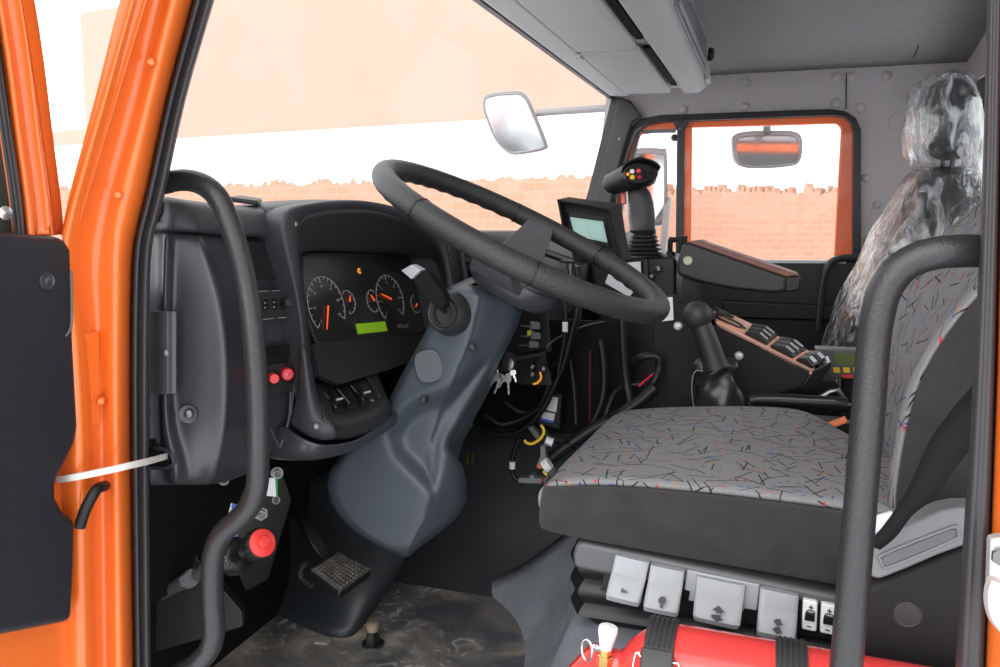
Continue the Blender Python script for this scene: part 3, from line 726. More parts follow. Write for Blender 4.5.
# --- instrument hood
def fd(px): return .86+(px-280)/175*.38
outer = [(303, 400), (300.5, 360), (297, 315), (288, 274), (276, 230), (277, 213), (288, 205), (303, 202), (330, 198.5), (352, 198), (370, 199.5), (392, 204), (412, 211), (432, 222), (446, 233), (455, 250), (460, 280), (462, 320), (457, 355)]
rimf = [(308, 392), (307.5, 358), (305.5, 325), (299, 278), (294, 240), (292.5, 224), (294, 213), (307, 208), (330, 204.5), (352, 204), (370, 205), (391, 209), (411, 216.5), (429, 227), (441, 238), (449, 252), (453.5, 281), (455, 320), (450, 355)]
inner = [(310, 385), (309.5, 358), (308, 325), (301.5, 279), (297, 242), (296.5, 229), (300, 219), (309, 213), (330, 209.5), (352, 209), (370, 210), (389, 213.5), (407, 220), (424, 230), (436, 241), (443, 254), (448, 281), (449, 318), (445, 352)]
mid = [(311, 375), (310, 350), (308, 322), (302.5, 280), (298.5, 252), (298.5, 243), (301, 237), (311, 233.5), (330, 231.5), (352, 231.5), (370, 233), (388, 236), (404, 240), (418, 247), (430, 254), (437, 263), (441, 285), (442, 316), (439, 348)]
deep = [(314, 365), (311, 346), (308, 318), (303, 282), (300.5, 262), (300.5, 255), (303, 252), (312, 250.5), (330, 250.5), (352, 251.5), (370, 252.5), (386, 253.5), (400, 254.5), (411, 256), (420, 260), (428, 268), (433, 290), (434, 316), (431, 343)]
def cd(px): return .945+(px-303)/127*.36
def lay(loop, f, off=0): return [WY(x, y, f(x)+off) for x, y in loop]
back = [p+V((-.10, .02, -.01)) for p in lay(outer, fd, .02)]
L_ = [back, lay(outer, fd, .012), lay([((a[0]*.6+c[0]*.4), (a[1]*.6+c[1]*.4)) for a, c in zip(outer, rimf)], fd, -.004), lay(rimf, fd, -.004), lay(inner, fd, .008), lay(mid, lambda x: (fd(x)*.45+cd(x)*.55)), lay(deep, cd)]
b = B(); b.sheet([list(r) for r in L_[:5]]); obj('instrument_hood', b, M['plastic_soft'], db, sub=2, solid=.002)
b = B(); b.sheet([list(r) for r in L_[4:]]); obj('hood_lining', b, M['plastic_d'], db, sub=2, solid=.002)
for q in ((295.5, 224), (443, 238)):
    screw(db, WY(q[0], q[1], fd(q[0])+.002), (.6, -.78, 0), .0032)
# smooth top behind the hood (dash pad) running across the cab to the passenger side
b = B()
rows = []
for (x, y, d) in ((268, 207, .885), (282, 206, .90), (300, 203, .93), (330, 199.5, 1.0), (370, 200.5, 1.08), (412, 212, 1.17), (446, 229, 1.26), (470, 231, 1.34), (500, 231, 1.5), (530, 231, 1.75), (556, 231, 2.1), (575, 232, 2.5), (586, 233, 2.88)):
    p = WY(x, y, d); rows.append([V((-.66, p.y, p.z)), V((p.x-.03, p.y, p.z+.002)), p, p+V((.004, 0, -.012))])
b.sheet(rows); obj('dash_pad', b, M['plastic_soft'], db, sub=1, solid=.004)
# right end of hood + centre stack + passenger fascia
b = B()
st_ = [(452, 232, 1.25), (470, 233, 1.34), (500, 233, 1.5), (530, 233, 1.75), (556, 233, 2.1), (575, 234, 2.5), (586, 235, 2.88)]
rows = []
for (x, y, d) in st_:
    p = WY(x, y, d); rows.append([p, p+V((.012, 0, -.02)), p+V((.012, 0, -.10)), p+V((.0, 0, -.22)), p+V((-.06, 0, -.30)), p+V((-.15, 0, -.31))])
b.sheet(rows); obj('fascia', b, mat('grey brown fascia', (.062, .056, .053), .5, bump=.2, bscale=500), db, solid=.004)
# pillar strip right of the hood, with slats of the centre vent
b = B(); b.prism([WY(447, 243, 1.215), WY(456, 243, 1.225), WY(466, 300, 1.25), (WY(458, 305, 1.24))], (-.01, .01, 0)); obj('hood_end_strip', b, M['plastic_d'], db, bevel=.003)
b = B(); b.prism([WY(459, 240, 1.225), WY(463, 240, 1.23), WY(473, 300, 1.25), (WY(468, 300, 1.245))], (-.01, .01, 0)); obj('hood_end_strip', b, M['plastic_soft'], db, bevel=.003)
vn = None
b = B(); b.prism([WY(464, 250, 1.29), WY(490, 252, 1.38), WY(497, 300, 1.38), WY(472, 300, 1.29)], (-.02, .02, 0)); vn = obj('centre_vent', b, M['black_matte'], db)
for k in range(6):
    y = 255+k*8; b = B(); b.band([WY(465+k*1.3, y, 1.275), WY(491+k*1.1, y+1, 1.365)], .012, .002, (1, -.3, .5)); obj('vent_slat', b, M['plastic_d'], vn)
# cluster ------------------------------------------------------------
ic = None
face_px = [(301.5, 256), (305, 254.3), (330, 254), (370, 255), (408, 257), (414, 259), (419, 265), (429, 292), (431, 312), (430, 320), (424, 331), (400, 335), (350, 341), (319, 344), (315, 341), (306, 318), (301.5, 285)]
CO = WY(362, 300, cd(362))
pa, pb = WY(310, 300, cd(310)), WY(425, 300, cd(425))
cu = V((pb.x-pa.x, pb.y-pa.y, 0)).normalized()
cn0 = V((cu.y, -cu.x, 0))            # toward driver (+X)
lean = math.radians(14)
cv_ = (V((0, 0, 1))*math.cos(lean) - cn0*math.sin(lean)).normalized(); cn = cu.cross(cv_)
if cn.x < 0: cn = -cn
def CP_(px, py, lift=0): return WP(px, py, CO, cn)+cn*lift
b = B(); b.prism([CP_(x, y) for x, y in face_px], cn*-.006)
ic = obj('instrument_cluster', b, mat('cluster lens', (.022, .020, .020), .22, coat=.3, spec=.5), db)  # lens colour raised to stand in for reflected haze
b = B(); b.tube(cr([CP_(x, y, .001) for x, y in face_px], 1, True), .0022, 8, True); obj('cluster_rim', b, M['plastic_d'], ic)
# backing behind/below the cluster
b = B(); b.prism([WY(300, 250, 1.0), WY(436, 255, 1.36), WY(440, 350, 1.36), WY(325, 390, 1.05), WY(306, 370, .99)], (-.03, .03, 0)); obj('cluster_backing', b, M['black'], db)
b = B(); b.prism([CP_(311, 344, .002), CP_(430, 332, .002), CP_(436, 352, .010), CP_(378, 372, .020), CP_(325, 387, .024), CP_(309, 378, .018)], cn*-.01); obj('lower_blank', b, M['plastic_d'], db)
def gauge(cx, cy, R, a0, a1, nmaj, nmin, nums, needle, nl, hub=.0025, lw=.00045, name='gauge', digs=.0052):
    c = CP_(cx, cy, .0006)
    def P(a, r): return c + (cu*math.cos(a)+cv_*math.sin(a))*r
    arc = [P(math.radians(a0+(a1-a0)*k/40), R) for k in range(41)]
    b = B(); b.tube(arc, lw, 6)
    N = nmaj*nmin
    for k in range(N+1):
        a = math.radians(a0+(a1-a0)*k/N); L = R*(.2 if k % nmin == 0 else .11)
        d = cu*math.cos(a)+cv_*math.sin(a)
        b.obox(P(a, R-L/2), d, cn.cross(d), cn, L, .0011 if k % nmin == 0 else .0007, .0004)
    g = obj(name, b, M['gtext'], ic)
    for k, s in enumerate(nums):
        if s: text_mesh('numeral', s, digs, P(math.radians(a0+(a1-a0)*k/(len(nums)-1)), R*.68), cu, cv_, M['gtext'], g)
    a = math.radians(needle); d = cu*math.cos(a)+cv_*math.sin(a); s = cn.cross(d)
    o = c+cn*.0022
    b = B(); b.prism([o-s*.0016, o+d*nl+-s*.0007, o+d*nl+s*.0007, o+s*.0016], cn*.0008); obj('needle', b, M['needle'], g)
    return g
gauge(326.5, 306, .0425, 222, -32, 6, 3, ['0', '20', '40', '60', '80', '100', '120'], 244, .036)
gauge(348, 302, .0175, 118, -100, 4, 2, ['', '', '', '', ''], 62, .010, lw=.0004)
gauge(373, 301, .0175, 70, 290, 4, 2, ['', '', '', '', ''], 128, .012, lw=.0004)
gauge(390, 299.5, .0400, 225, -45, 6, 3, ['0', '5', '10', '15', '20', '25', '30'], 158, .030)
gauge(415.5, 304, .0155, 95, 300, 4, 2, ['', '', '', '', ''], 215, .009, lw=.0004)
b = B(); b.prism([CP_(x, y, .0008) for x, y in ((355, 324), (384.5, 321.5), (387, 331), (357.5, 334.3))], cn*.0004); obj('display', b, M['lcd'], ic)
b = B(); o = CP_(359, 271, .0008)
for k in range(5):
    a = math.radians(60+k*60); pass
b.tube([o+(cu*math.cos(math.radians(a))+cv_*math.sin(math.radians(a)))*.0036 for a in range(40, 330, 24)], .0011, 6); b.obox(o, cu, cv_, cn, .003, .0014, .0006); obj('warning_lamp', b, M['amber'], ic)
b = B()
for dx in (-3.5, 2.5): b.tube([CP_(403+dx, 326, .001)+(cu*math.cos(t)*.007+cv_*math.sin(t)*.0022) for t in [2*math.pi*k/14 for k in range(14)]], .0004, 5, True)
obj('badge', b, M['gtext'], ic)
# --- switch ledge at the bottom of the hood
rows = [[WY(309, 376, .975), WY(330, 374, 1.02), WY(352, 370, 1.07), WY(366, 363, 1.10), WY(372, 361, 1.115), WY(376, 364, 1.12)],
        [WY(312, 386, .945), WY(331, 384, .995), WY(352, 379, 1.035), WY(368, 372, 1.07), WY(374, 371, 1.08), WY(378, 374, 1.09)],
        [WY(324, 413, .90), WY(337, 417, .93), WY(360, 412, .975), WY(379, 404, 1.01), WY(386, 401, 1.03), WY(389, 401, 1.05)],
        [WY(325, 420, .893), WY(338, 425, .92), WY(362, 420, .965), WY(381, 411, 1.005), WY(388, 406, 1.025), WY(390, 404, 1.05)],
        [WY(326, 432, .90), WY(338, 439, .925), WY(362, 433, .97), WY(382, 423, 1.01), WY(389, 414, 1.03), WY(391, 409, 1.055)],
        [WY(326, 436, .93), WY(338, 443, .95), WY(362, 437, .99), WY(382, 427, 1.03), WY(390, 418, 1.05), WY(391, 412, 1.07)]]
b = B(); b.sheet(rows); obj('switch_ledge', b, M['plastic_d'], db, sub=2, solid=.003)
lo = V((0, 0, 0))
PA, PB_, PC = WY(328, 384, .99), WY(368, 372, 1.07), WY(338, 416, .925)
lu = (PB_-PA).normalized(); lv = (PA-PC); ln = lu.cross(lv).normalized()
if ln.z < 0: ln = -ln
lv = ln.cross(lu).normalized()
if lv.z < 0: lv = -lv
def LP(px, py, lift=0): return WP(px, py, PA, ln)+ln*lift
for k, (tx, ty, bx, by, up_) in enumerate(((322, 392, 334, 413, 1), (335.5, 388.5, 347.5, 409, 0), (349, 385.5, 361.5, 406, 1))):
    w_ = 8.5
    q = [LP(tx, ty, .003), LP(tx+w_, ty-1.6, .003), LP(bx+w_, by-2, .003), LP(bx, by, .003)]
    b = B(); b.prism(q, ln*-.006); base = obj('toggle_switch', b, M['blackgloss'], db, bevel=.0012)
    if up_:
        q = [LP(tx+5.5, ty+10, .004), LP(tx+11, ty+9, .004), LP(bx+6.5, by-5.5, .004), LP(bx+.5, by-4, .004)]
        b = B(); m1 = [(q[i]+ln*(.001 if i < 2 else .010)) for i in range(4)]
        b.rings([q, m1]); obj('lever', b, M['black'], base, bevel=.001)
        b = B(); b.tube([m1[3], m1[2]], .0014, 8); obj('lever_edge', b, M['silver'], base)
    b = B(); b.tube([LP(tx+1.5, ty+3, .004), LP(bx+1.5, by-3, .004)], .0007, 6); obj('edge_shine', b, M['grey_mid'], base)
b = B(); b.tube(cr([LP(366, 376, -.003), LP(367.5, 379, .002), LP(374, 390, .003), LP(379, 398, .002)], 5), .003, 8); obj('ledge_rib', b, M['plastic_d'], db)
screw(db, LP(372, 402, .003), ln, .0038)
# screw plate lower-left of hood and underside skin
rows = [[WY(*q) for q in r] for r in (
    ((297, 345, .915), (298.5, 346, .906), (302, 347, .900), (307, 348, .905), (310, 350, .93)),
    ((299, 378, .915), (300, 379, .903), (305, 380, .893), (311, 382, .898), (315, 384, .93)),
    ((297, 400, .915), (298, 401, .903), (306, 404, .890), (315, 405, .893), (321, 407, .92)),
    ((291, 416, .915), (293, 417, .903), (305, 421, .888), (318, 420, .888), (328, 416, .905)),
    ((290, 423, .915), (293, 425, .905), (307, 432, .890), (322, 435, .888), (336, 430, .898)),
    ((291, 426, .93), (294, 428, .92), (308, 437, .905), (324, 441, .902), (338, 439, .915)))]
b = B(); b.sheet(rows); obj('lower_corner', b, M['plastic_soft'], db, sub=2, solid=.003)
screw(db, WY(316.5, 426, .886), (.5, -.75, .4), .0044)
rows = [[WY(279, 425, .915), WY(288, 427, .905), WY(300, 437, .90), WY(318, 445, .90), WY(340, 444, .94), WY(364, 438, .985), WY(392, 412, 1.06), WY(420, 400, 1.16)],
        [WY(276, 445, .915), WY(287, 447, .905), WY(300, 453, .90), WY(318, 456, .905), WY(342, 451, .95), WY(367, 443, .995), WY(394, 420, 1.07), WY(420, 410, 1.17)],
        [WY(268, 460, .92), WY(284, 463, .915), WY(300, 463, .915), WY(318, 461, .925), WY(344, 455, .97), WY(369, 446, 1.01), WY(395, 424, 1.09), WY(420, 414, 1.19)]]
rows.append([p+V((-.06, .05, 0)) for p in rows[-1]])
b = B(); b.sheet(rows); obj('lower_skirt', b, M['plastic'], db, sub=2, solid=.003)

# ================================================================== GRAB HANDLES
gp = cr([WY(*q) for q in ((150, 184, .70), (166, 182, .705), (186, 180, .705), (204, 185, .705), (218, 198, .705), (228, 220, .705), (238, 250, .705), (246, 285, .705), (252, 325, .70), (256, 370, .695), (258, 420, .69), (258, 460, .685), (257, 486, .685), (250, 506, .685), (236, 521, .685), (222, 534, .685), (214, 552, .685), (212, 580, .685), (213, 610, .685), (214, 632, .685), (209, 650, .685), (196, 664, .685), (178, 674, .69), (160, 684, .70))], 5)
gh = thing('grab_handle', 'long black sleeved entry grab bar on the left door post before the dash', 'handle', gp[-1])
b = B(); b.tube(gp, .0113, 16); obj('bar', b, M['tube'], gh)
b = B(); b.lathe([(.019, 0), (.017, .008), (.0125, .018), (.0113, .03)], gp[0]+V((-.005, 0, 0)), (1, .0, .05), 18); obj('mount', b, M['black'], gh)
g2 = cr([WY(*q) for q in ((1005, 251, .70), (985, 251, .69), (965, 251, .68), (940, 252.5, .675), (916, 259, .675), (897, 272, .675), (884, 292, .675), (877, 318, .675), (873, 350, .675), (869, 400, .672), (864, 460, .668), (859, 520, .664), (853, 590, .66), (846, 670, .655), (842, 720, .65))], 5)
gh2 = thing('grab_handle', 'thick black bent grab bar rising beside the driver seat on the right', 'handle', g2[-1])
b = B(); b.tube(g2, .0122, 18); obj('bar', b, M['tube'], gh2)
b = B(); b.lathe([(.02, 0), (.02, .01), (.0122, .014)], g2[0], (-1, 0, 0), 18); obj('mount', b, M['black'], gh2)

# ================================================================== STEERING COLUMN + WHEEL
sc_ = thing('steering_column', 'blue grey moulded steering column shroud flaring down to the floor', 'steering column', WZ(375, 600, .0))
def lrow(lx, ly, rx, ry, d, th): return (WY(lx, ly, d), WY(rx, ry, d), th)
b = B(); b.loft([lrow(455, 290, 505, 300, 1.19, .05), lrow(450, 300, 512, 312, 1.19, .10), lrow(436, 330, 505, 345, 1.19, .11), lrow(408, 376, 490, 390, 1.19, .11), lrow(372, 440, 452, 452, 1.19, .11), lrow(350, 480, 450, 490, 1.19, .12), lrow(362, 520, 440, 524, 1.19, .11), lrow(390, 543, 415, 545, 1.19, .07)], 28, 3.4)
obj('rear_shell', b, M['column'], sc_, sub=1)
def lin(tab, y):
    if y <= tab[0][0]: return tab[0][1]
    for (a0_, v0), (a1_, v1) in zip(tab, tab[1:]):
        if a0_ <= y <= a1_: return v0+(v1-v0)*(y-a0_)/(a1_-a0_)
    return tab[-1][1]
XL = [(286, 455), (290, 446), (300, 439), (320, 432), (340, 421), (370, 404), (400, 388), (425, 372), (440, 358), (455, 341), (470, 330), (487, 327), (503, 331), (518, 341), (532, 356), (545, 377), (552, 393), (557, 403)]
XRr = [(286, 470), (290, 498), (296, 516), (306, 523), (320, 519), (345, 509), (370, 495), (392, 481), (420, 464), (438, 453), (448, 450), (456, 456), (466, 463), (480, 466.5), (500, 467), (510, 463), (520, 455), (535, 437), (548, 419), (557, 409)]
XCc = [(286, 478), (300, 480), (340, 470), (385, 452), (410, 441), (440, 432), (470, 431), (492, 432), (520, 425), (557, 406)]
scoop = [(480, 368), (466, 380), (450, 392), (428, 399), (411, 407), (398, 421), (391, 436), (396, 453), (412, 470), (431, 488), (437, 474), (441, 454), (451, 428), (468, 396), (485, 364)]
def sdist(x, y, poly):
    ins = False; d = 1e9; n = len(poly)
    for i in range(n):
        x0, y0 = poly[i]; x1, y1 = poly[(i+1) % n]
        if (y0 > y) != (y1 > y) and x < (x1-x0)*(y-y0)/(y1-y0)+x0: ins = not ins
        t = max(0, min(1, ((x-x0)*(x1-x0)+(y-y0)*(y1-y0))/((x1-x0)**2+(y1-y0)**2)))
        d = min(d, math.hypot(x-x0-t*(x1-x0), y-y0-t*(y1-y0)))
    return d if ins else -d
rows = []; NU = 44
yv = [286, 287.5, 290, 293, 297]+[300+4*i for i in range(62)]+[548, 551, 554, 557]
yv = sorted(set(y for y in yv if y <= 557))
for y in yv:
    xl, xr, xc = lin(XL, y), lin(XRr, y), lin(XCc, y); r = []
    for k in range(NU+1):
        u = k/NU; u = u+.12*math.sin(2*math.pi*u)/(-2*math.pi)*-1 if False else u
        x = xl+(xr-xl)*u
        s = x-xc; rec = .0009*s+.0013*math.sqrt(s*s+60)
        if s < 0: rec *= .55
        d = 1.062+rec*.9
        sd = sdist(x, y, scoop); t = max(0, min(1, (sd+9)/24)); d += .030*t*t*(3-2*t)
        el = max(0, 1-(x-xl)/9); er = max(0, 1-(xr-x)/9); d += .022*el*el+.022*er*er
        et = max(0, 1-(y-286)/9); eb = max(0, 1-(557-y)/12); d += .03*et*et+.02*eb*eb
        r.append(WY(x, y+ (x-480)*.16*max(0, 1-(y-286)/60)*(1 if x > 480 else .4), d))
    bk = [r[0]+(r[0]-CP).normalized()*.10+V((.012, .004, 0))]; fk = [r[-1]+(r[-1]-CP).normalized()*.10+V((-.012, -.004, 0))]
    rows.append(bk+r+fk)
rows.insert(0, [q+V((-.01, .09, .004)) for q in rows[0]]); rows.append([q+V((-.01, .08, .006)) for q in rows[-1]])
b = B(); b.sheet(rows); obj('front_shroud', b, M['column'], sc_, solid=.003, sharp=70)
# service cap
cc = WY(429, 366, 1.0645)
nc = V((.28, -.95, .1)).normalized(); uc = V((0, 0, 1)); uc = (uc-nc*uc.dot(nc)).normalized(); wc = nc.cross(uc)
ring_ = []
for k in range(24):
    a = 2*math.pi*k/24; ca, sa = math.cos(a), math.sin(a); ring_.append((math.copysign(abs(ca)**.7, ca), math.copysign(abs(sa)**.7, sa)))
ddv = (uc*.9+wc*.2).normalized(); dw = nc.cross(ddv)
b = B(); b.rings([[cc+dw*x*s*.0205+ddv*y*s*.0245+nc*h for x, y in ring_] for s, h in ((1.0, -.02), (1.0, .002), (.93, .0042))]); obj('service_cap', b, mat('cap plastic', (.050, .060, .070), .5, bump=.3, bscale=700), sc_)
for q in ((472, 347, 1.066), (424, 399, 1.068)):
    b = B(); b.lathe([(.006, -.004), (.0062, .0006), (.004, -.001), (0, -.001)], WY(*q), (.2, -.95, .2), 14); obj('screw_recess', b, M['black'], sc_)
# ignition / stalk socket
so_ = WY(449, 313, 1.064); sn = V((-.15, -.97, .10)).normalized()
b = B(); b.lathe([(.034, -.03), (.032, .0), (.028, .012), (.024, .017), (.021, .015), (.0175, .006), (0.0, .004)], so_, sn, 28); skt = obj('stalk_socket', b, M['plastic_d'], sc_)
b = B(); b.tube([so_+sn*.0158+(V((0, 0, 1))*math.cos(a)+sn.cross(V((0, 0, 1)))*math.sin(a))*.0185 for a in [2*math.pi*k/28 for k in range(28)]], .0012, 6, True); obj('socket_ring', b, M['plastic'], sc_)
# stalk
stq = cr([WY(447, 313, 1.066), WY(441, 307, 1.055), WY(434, 299, 1.05), WY(424, 287, 1.05), WY(414, 274, 1.05), WY(405, 267, 1.05)], 5)
stk = obj('control_stalk', B().tube(stq[:9], .0042, 10), M['black'], sc_)
b = B(); q0 = [WY(*q) for q in ((429, 300, 1.030), (440, 309, 1.04), (447, 303, 1.04), (439, 288, 1.030), (426, 272, 1.030), (419, 269, 1.030), (410, 278, 1.030), (418, 288, 1.030))]
b.prism(q0, (.004, .016, 0)); obj('stalk_blade', b, M['black_matte'], stk, bevel=.002)
b = B(); b.prism([WY(*q) for q in ((400.5, 270.5, 1.024), (411, 264.5, 1.024), (420.5, 270, 1.024), (411, 279.5, 1.024))], (.003, .014, 0)); obj('stalk_tip', b, M['silver'], stk, bevel=.0015)

# ---- steering wheel
WC = WD(523, 237.5, 1.20)
al = math.radians(27)
wn = V((math.sin(al), 0, math.cos(al)))
# rotate slightly about X axis so that ellipse matches
wu = V((0, 1, 0)); wv = wn.cross(wu).normalized()
RW = .220; RT = .0168
wh = thing('steering_wheel', 'large black steering wheel with grained rim and two spokes', 'steering wheel', WC)
def WH(a, r, h=0): return WC + (wu*math.cos(a)+wv*math.sin(a))*r + wn*h
b = B(); NS = 180; seg = 16; secs = []
for i in range(NS):
    a = 2*math.pi*i/NS; ad = math.degrees(a) % 360
    secs.append([])
    for k in range(seg):
        t = 2*math.pi*k/seg
        # finger grooves on the underside of the rim
        rip = 0
        under = max(0, -math.sin(t)*.7+math.cos(t)*-.5)
        if 20 < (ad % 180) < 160: rip = -.0028*under*(.5+.5*math.cos(a*60*.75))
        rr = RT+rip
        secs[-1].append(WC+(wu*math.cos(a)+wv*math.sin(a))*(RW+rr*math.cos(t))+wn*(rr*math.sin(t)*1.0))
secs.append(secs[0]); b.rings(secs, True, False); bmesh.ops.remove_doubles(b.bm, verts=b.bm.verts, dist=1e-6)
obj('rim', b, M['rim'], wh)
for a in (math.radians(-22), math.radians(22), math.radians(158), math.radians(202)):
    b = B(); t_ = (-wu*math.sin(a)+wv*math.cos(a)); b.lathe([(RT+.0006, -.0012), (RT+.0009, 0), (RT+.0006, .0012)], WH(a, RW), t_, 20); obj('rim_seam', b, M['black'], wh)
HB = -.050
WC0 = WC.copy()
HC = WC - wv*.022 - wn*.002
for s in (math.radians(9), math.pi+math.radians(9)):
    w0 = .030
    pts = [WH(s, .055, HB-.006), WH(s, .09, HB-.002), WH(s, .135, HB+.012), WH(s, .175, -.022), WH(s, .20, -.006), WH(s, .215, 0)]
    b = B(); b.band(cr(pts, 4), [.085-.045*i/20 for i in range(21)], .016, wv); obj('spoke', b, M['grey_d'], wh, bevel=.005, seg=3)
# hub pad: rounded lozenge
b = B(); secs = []
for r, h in ((.03, HB-.032), (.062, HB-.029), (.074, HB-.016), (.077, HB+.004), (.071, HB+.016), (.052, HB+.023), (.001, HB+.026)):
    s = []
    for k in range(36):
        a = 2*math.pi*k/36; ca, sa = math.cos(a), math.sin(a)
        s.append(HC+wu*r*math.copysign(abs(ca)**.75, ca)*1.05+wv*r*math.copysign(abs(sa)**.75, sa)*.95+wn*h)
    secs.append(s)
b.rings(secs); obj('hub_pad', b, M['plastic'], wh)
b = B(); secs = []
for r, h in ((.0782, HB+.0035), (.0782, HB+.0055)):
    secs.append([HC+wu*r*math.copysign(abs(math.cos(a))**.75, math.cos(a))*1.05+wv*r*math.copysign(abs(math.sin(a))**.75, math.sin(a))*.95+wn*h for a in [2*math.pi*k/36 for k in range(36)]])
b.rings(secs); obj('hub_seam', b, M['black'], wh)
b = B(); b.tube([HC+wn*(HB-.02), HC+wn*(HB-.05)+V((-.025, 0, 0))], [.034, .034], 20); obj('shaft_collar', b, M['plastic_d'], wh)

# ================================================================== PEDALS + LOWER LEFT
pdl = [WZ(262, 607, .0), WZ(300, 625, 0), WZ(345, 641, 0), WZ(356, 632, .0)]
pb_ = thing('column_pedestal', 'dark slanted pedestal panel under the steering column behind the pedal', 'panel', pdl[1])
rows = [[WY(292, 492, 1.26), WY(318, 474, 1.24), WY(352, 462, 1.22), WY(402, 500, 1.21), WY(412, 530, 1.22)],
        [WY(283, 530, 1.28), WY(315, 530, 1.25), WY(360, 530, 1.22), WY(398, 556, 1.22), WY(408, 560, 1.25)],
        [WY(272, 575, 1.30), WY(305, 582, 1.27), WY(345, 592, 1.24), WY(378, 594, 1.24), WY(388, 590, 1.28)],
        [WZ(263, 607, .004), WZ(300, 626, .002), WZ(338, 641, .0), WZ(357, 636, .0), WZ(368, 618, .0)]]
b = B(); b.sheet(rows); obj('panel', b, mat('blue black pedestal plastic', (.022, .026, .031), .45, bump=.2, bscale=500), pb_, sub=2, solid=.006)
# brake pedal
po = WY(340, 574, 1.13); pu = V((.30, .94, .0)).normalized()
P4 = [WY(310, 570, 1.10), WY(338, 552.5, 1.17), WY(372.5, 569.5, 1.155), WY(340, 593, 1.08)]
ctr = sum(P4, V())/4; pn = (P4[1]-P4[0]).cross(P4[3]-P4[0]).normalized()
if pn.z < 0: pn = -pn
bp2 = thing('brake_pedal', 'worn ribbed brake pedal hanging over the dirty cab floor', 'pedal', V((ctr.x, ctr.y, 0)))
b = B(); b.prism([q for q in P4], pn*-.016); pad = obj('pad', b, M['black'], bp2, bevel=.005, seg=3)
b = B(); e1, e2 = (P4[1]-P4[0]), (P4[3]-P4[0]); e3 = P4[2]-P4[3]
def PQ(s, t, l): return P4[0].lerp(P4[1], s).lerp(P4[3].lerp(P4[2], s), t)+pn*l
for i in range(9):
    for j in range(9):
        s, t = .1+.8*i/8, .1+.8*j/8; b.ball(PQ(s, t, .0015), .0042, (1, 1, .9), 8)
tr_ = obj('tread', b, mat('worn rubber tread', (.10, .09, .078), .6, var=.5, vscale=60), pad); tr_['kind'] = 'stuff'
b = B(); b.tube([PQ(.04, .04, .001), PQ(.96, .04, .001), PQ(.96, .96, .001), PQ(.04, .96, .001)], .0022, 8, True); obj('pad_edge', b, M['grey_d'], pad)
b = B(); ap_ = cr([WY(288, 478, 1.24), WY(297, 505, 1.21), WY(310, 532, 1.17), WY(320, 548, 1.165), WY(328, 558, 1.165), PQ(.45, .5, -.016)], 5); b.band(ap_, .012, .022, (.8, -.5, .4)); obj('arm', b, M['blacksteel'], bp2, bevel=.003)
b = B(); b.tube(cr([WY(306, 563, 1.13), WY(301, 570, 1.13), WY(302, 578, 1.13), WY(312, 586, 1.12)], 4), .005, 8); obj('spring_clip', b, M['rubber'], bp2)
# kick panel, bracket plate, valve hose
kp = thing('kick_plate', 'black folded kick plate in the footwell left of the red valve knob', 'plate', WZ(200, 640, .0))
pl_ = [(148, 505, .94), (186, 533, .94), (198, 560, .94), (242, 612, .94), (243, 627, .94), (148, 655, .92)]
b = B(); b.prism([WY(*q) for q in pl_], (-.01, .02, 0)); obj('plate', b, M['blacksteel'], kp, bevel=.002)
b = B(); b.prism([WY(*q) for q in ((148, 494, .97), (214, 478, 1.0), (214, 520, 1.0), (212, 600, .99), (148, 600, .97))], (-.012, .02, 0)); obj('back_plate', b, M['black'], kp)
for q in ((178, 538, .936), (206, 593, .936)):
    b = B(); b.lathe([(.006, 0), (.0065, .001), (.0045, .0018), (0, .001)], WY(*q), (.5, -.85, 0), 12); obj('painted_bolt', b, M['redplastic'] if q[1] > 560 else mat('dull orange paint', (.45, .09, .02), .5), kp)
vb = thing('valve_bracket', 'black bracket plate with bolts and stickers below the dash corner', 'bracket', WZ(255, 600, .0))
b = B(); b.prism([WY(*q) for q in ((228, 488, 1.03), (284, 476, 1.08), (292, 500, 1.08), (268, 580, 1.05), (246, 592, 1.0), (232, 560, 1.0))], (-.012, .02, 0)); obj('plate', b, M['blackgloss'], vb, bevel=.002)
for q, r in (((261, 513.5, 1.0), .007), ((224, 480, .95), .005), ((277, 473, 1.0), .006), ((276, 500, 1.02), .004)):
    b = B(); b.lathe([(r*1.5, 0), (r*1.5, .002), (r, .002), (r, .008), (r*.5, .009), (0, .007)], WY(*q), (.55, -.83, .1), 6 if r > .006 else 14); obj('bolt', b, M['steel'], vb)
b = B(); b.prism([WY(*q) for q in ((263.5, 478, .985), (275, 477.5, .995), (276, 496.5, .995), (262.5, 495, .985))], (.001, -.001, 0)); stk_ = obj('sticker', b, M['paper'], vb)
b = B(); b.prism([WY(*q) for q in ((276, 478, .996), (277.5, 478, .998), (277.5, 497, .998), (276.2, 496.5, .996))], (.001, -.001, 0)); obj('sticker_edge', b, M['green'], vb)
blue = mat('blue print', (.05, .12, .5), .6)
for cy_ in (507, 533):
    b = B(); b.prism([WY(*q) for q in ((231, cy_-4, .955), (238.5, cy_-2, .96), (235.5, cy_+6, .96), (228.5, cy_+5, .955))], (.001, -.001, 0)); s1 = obj('sticker', b, M['paper'], vb)
    b = B()
    for dy in (-1, 3):
        p = WY(234, cy_+dy, .9555); b.lathe([(.0035, 0), (.0035, .0004), (0, .0004)], p, (.6, -.8, 0), 12)
    obj('print_mark', b, blue, s1)
va = thing('red_knob_valve', 'grey air hose ending in a valve with a red push knob', 'valve', WY(240, 553, .93))
hp = [WY(162, 594, .905), WY(174, 587, .895), WY(187, 580, .885)]
b = B(); b.tube(hp, [.0085, .0095, .011], 14); obj('hose', b, M['hose'], va)
ax = (WY(268, 541, .80)-WY(187, 580, .885)).normalized()
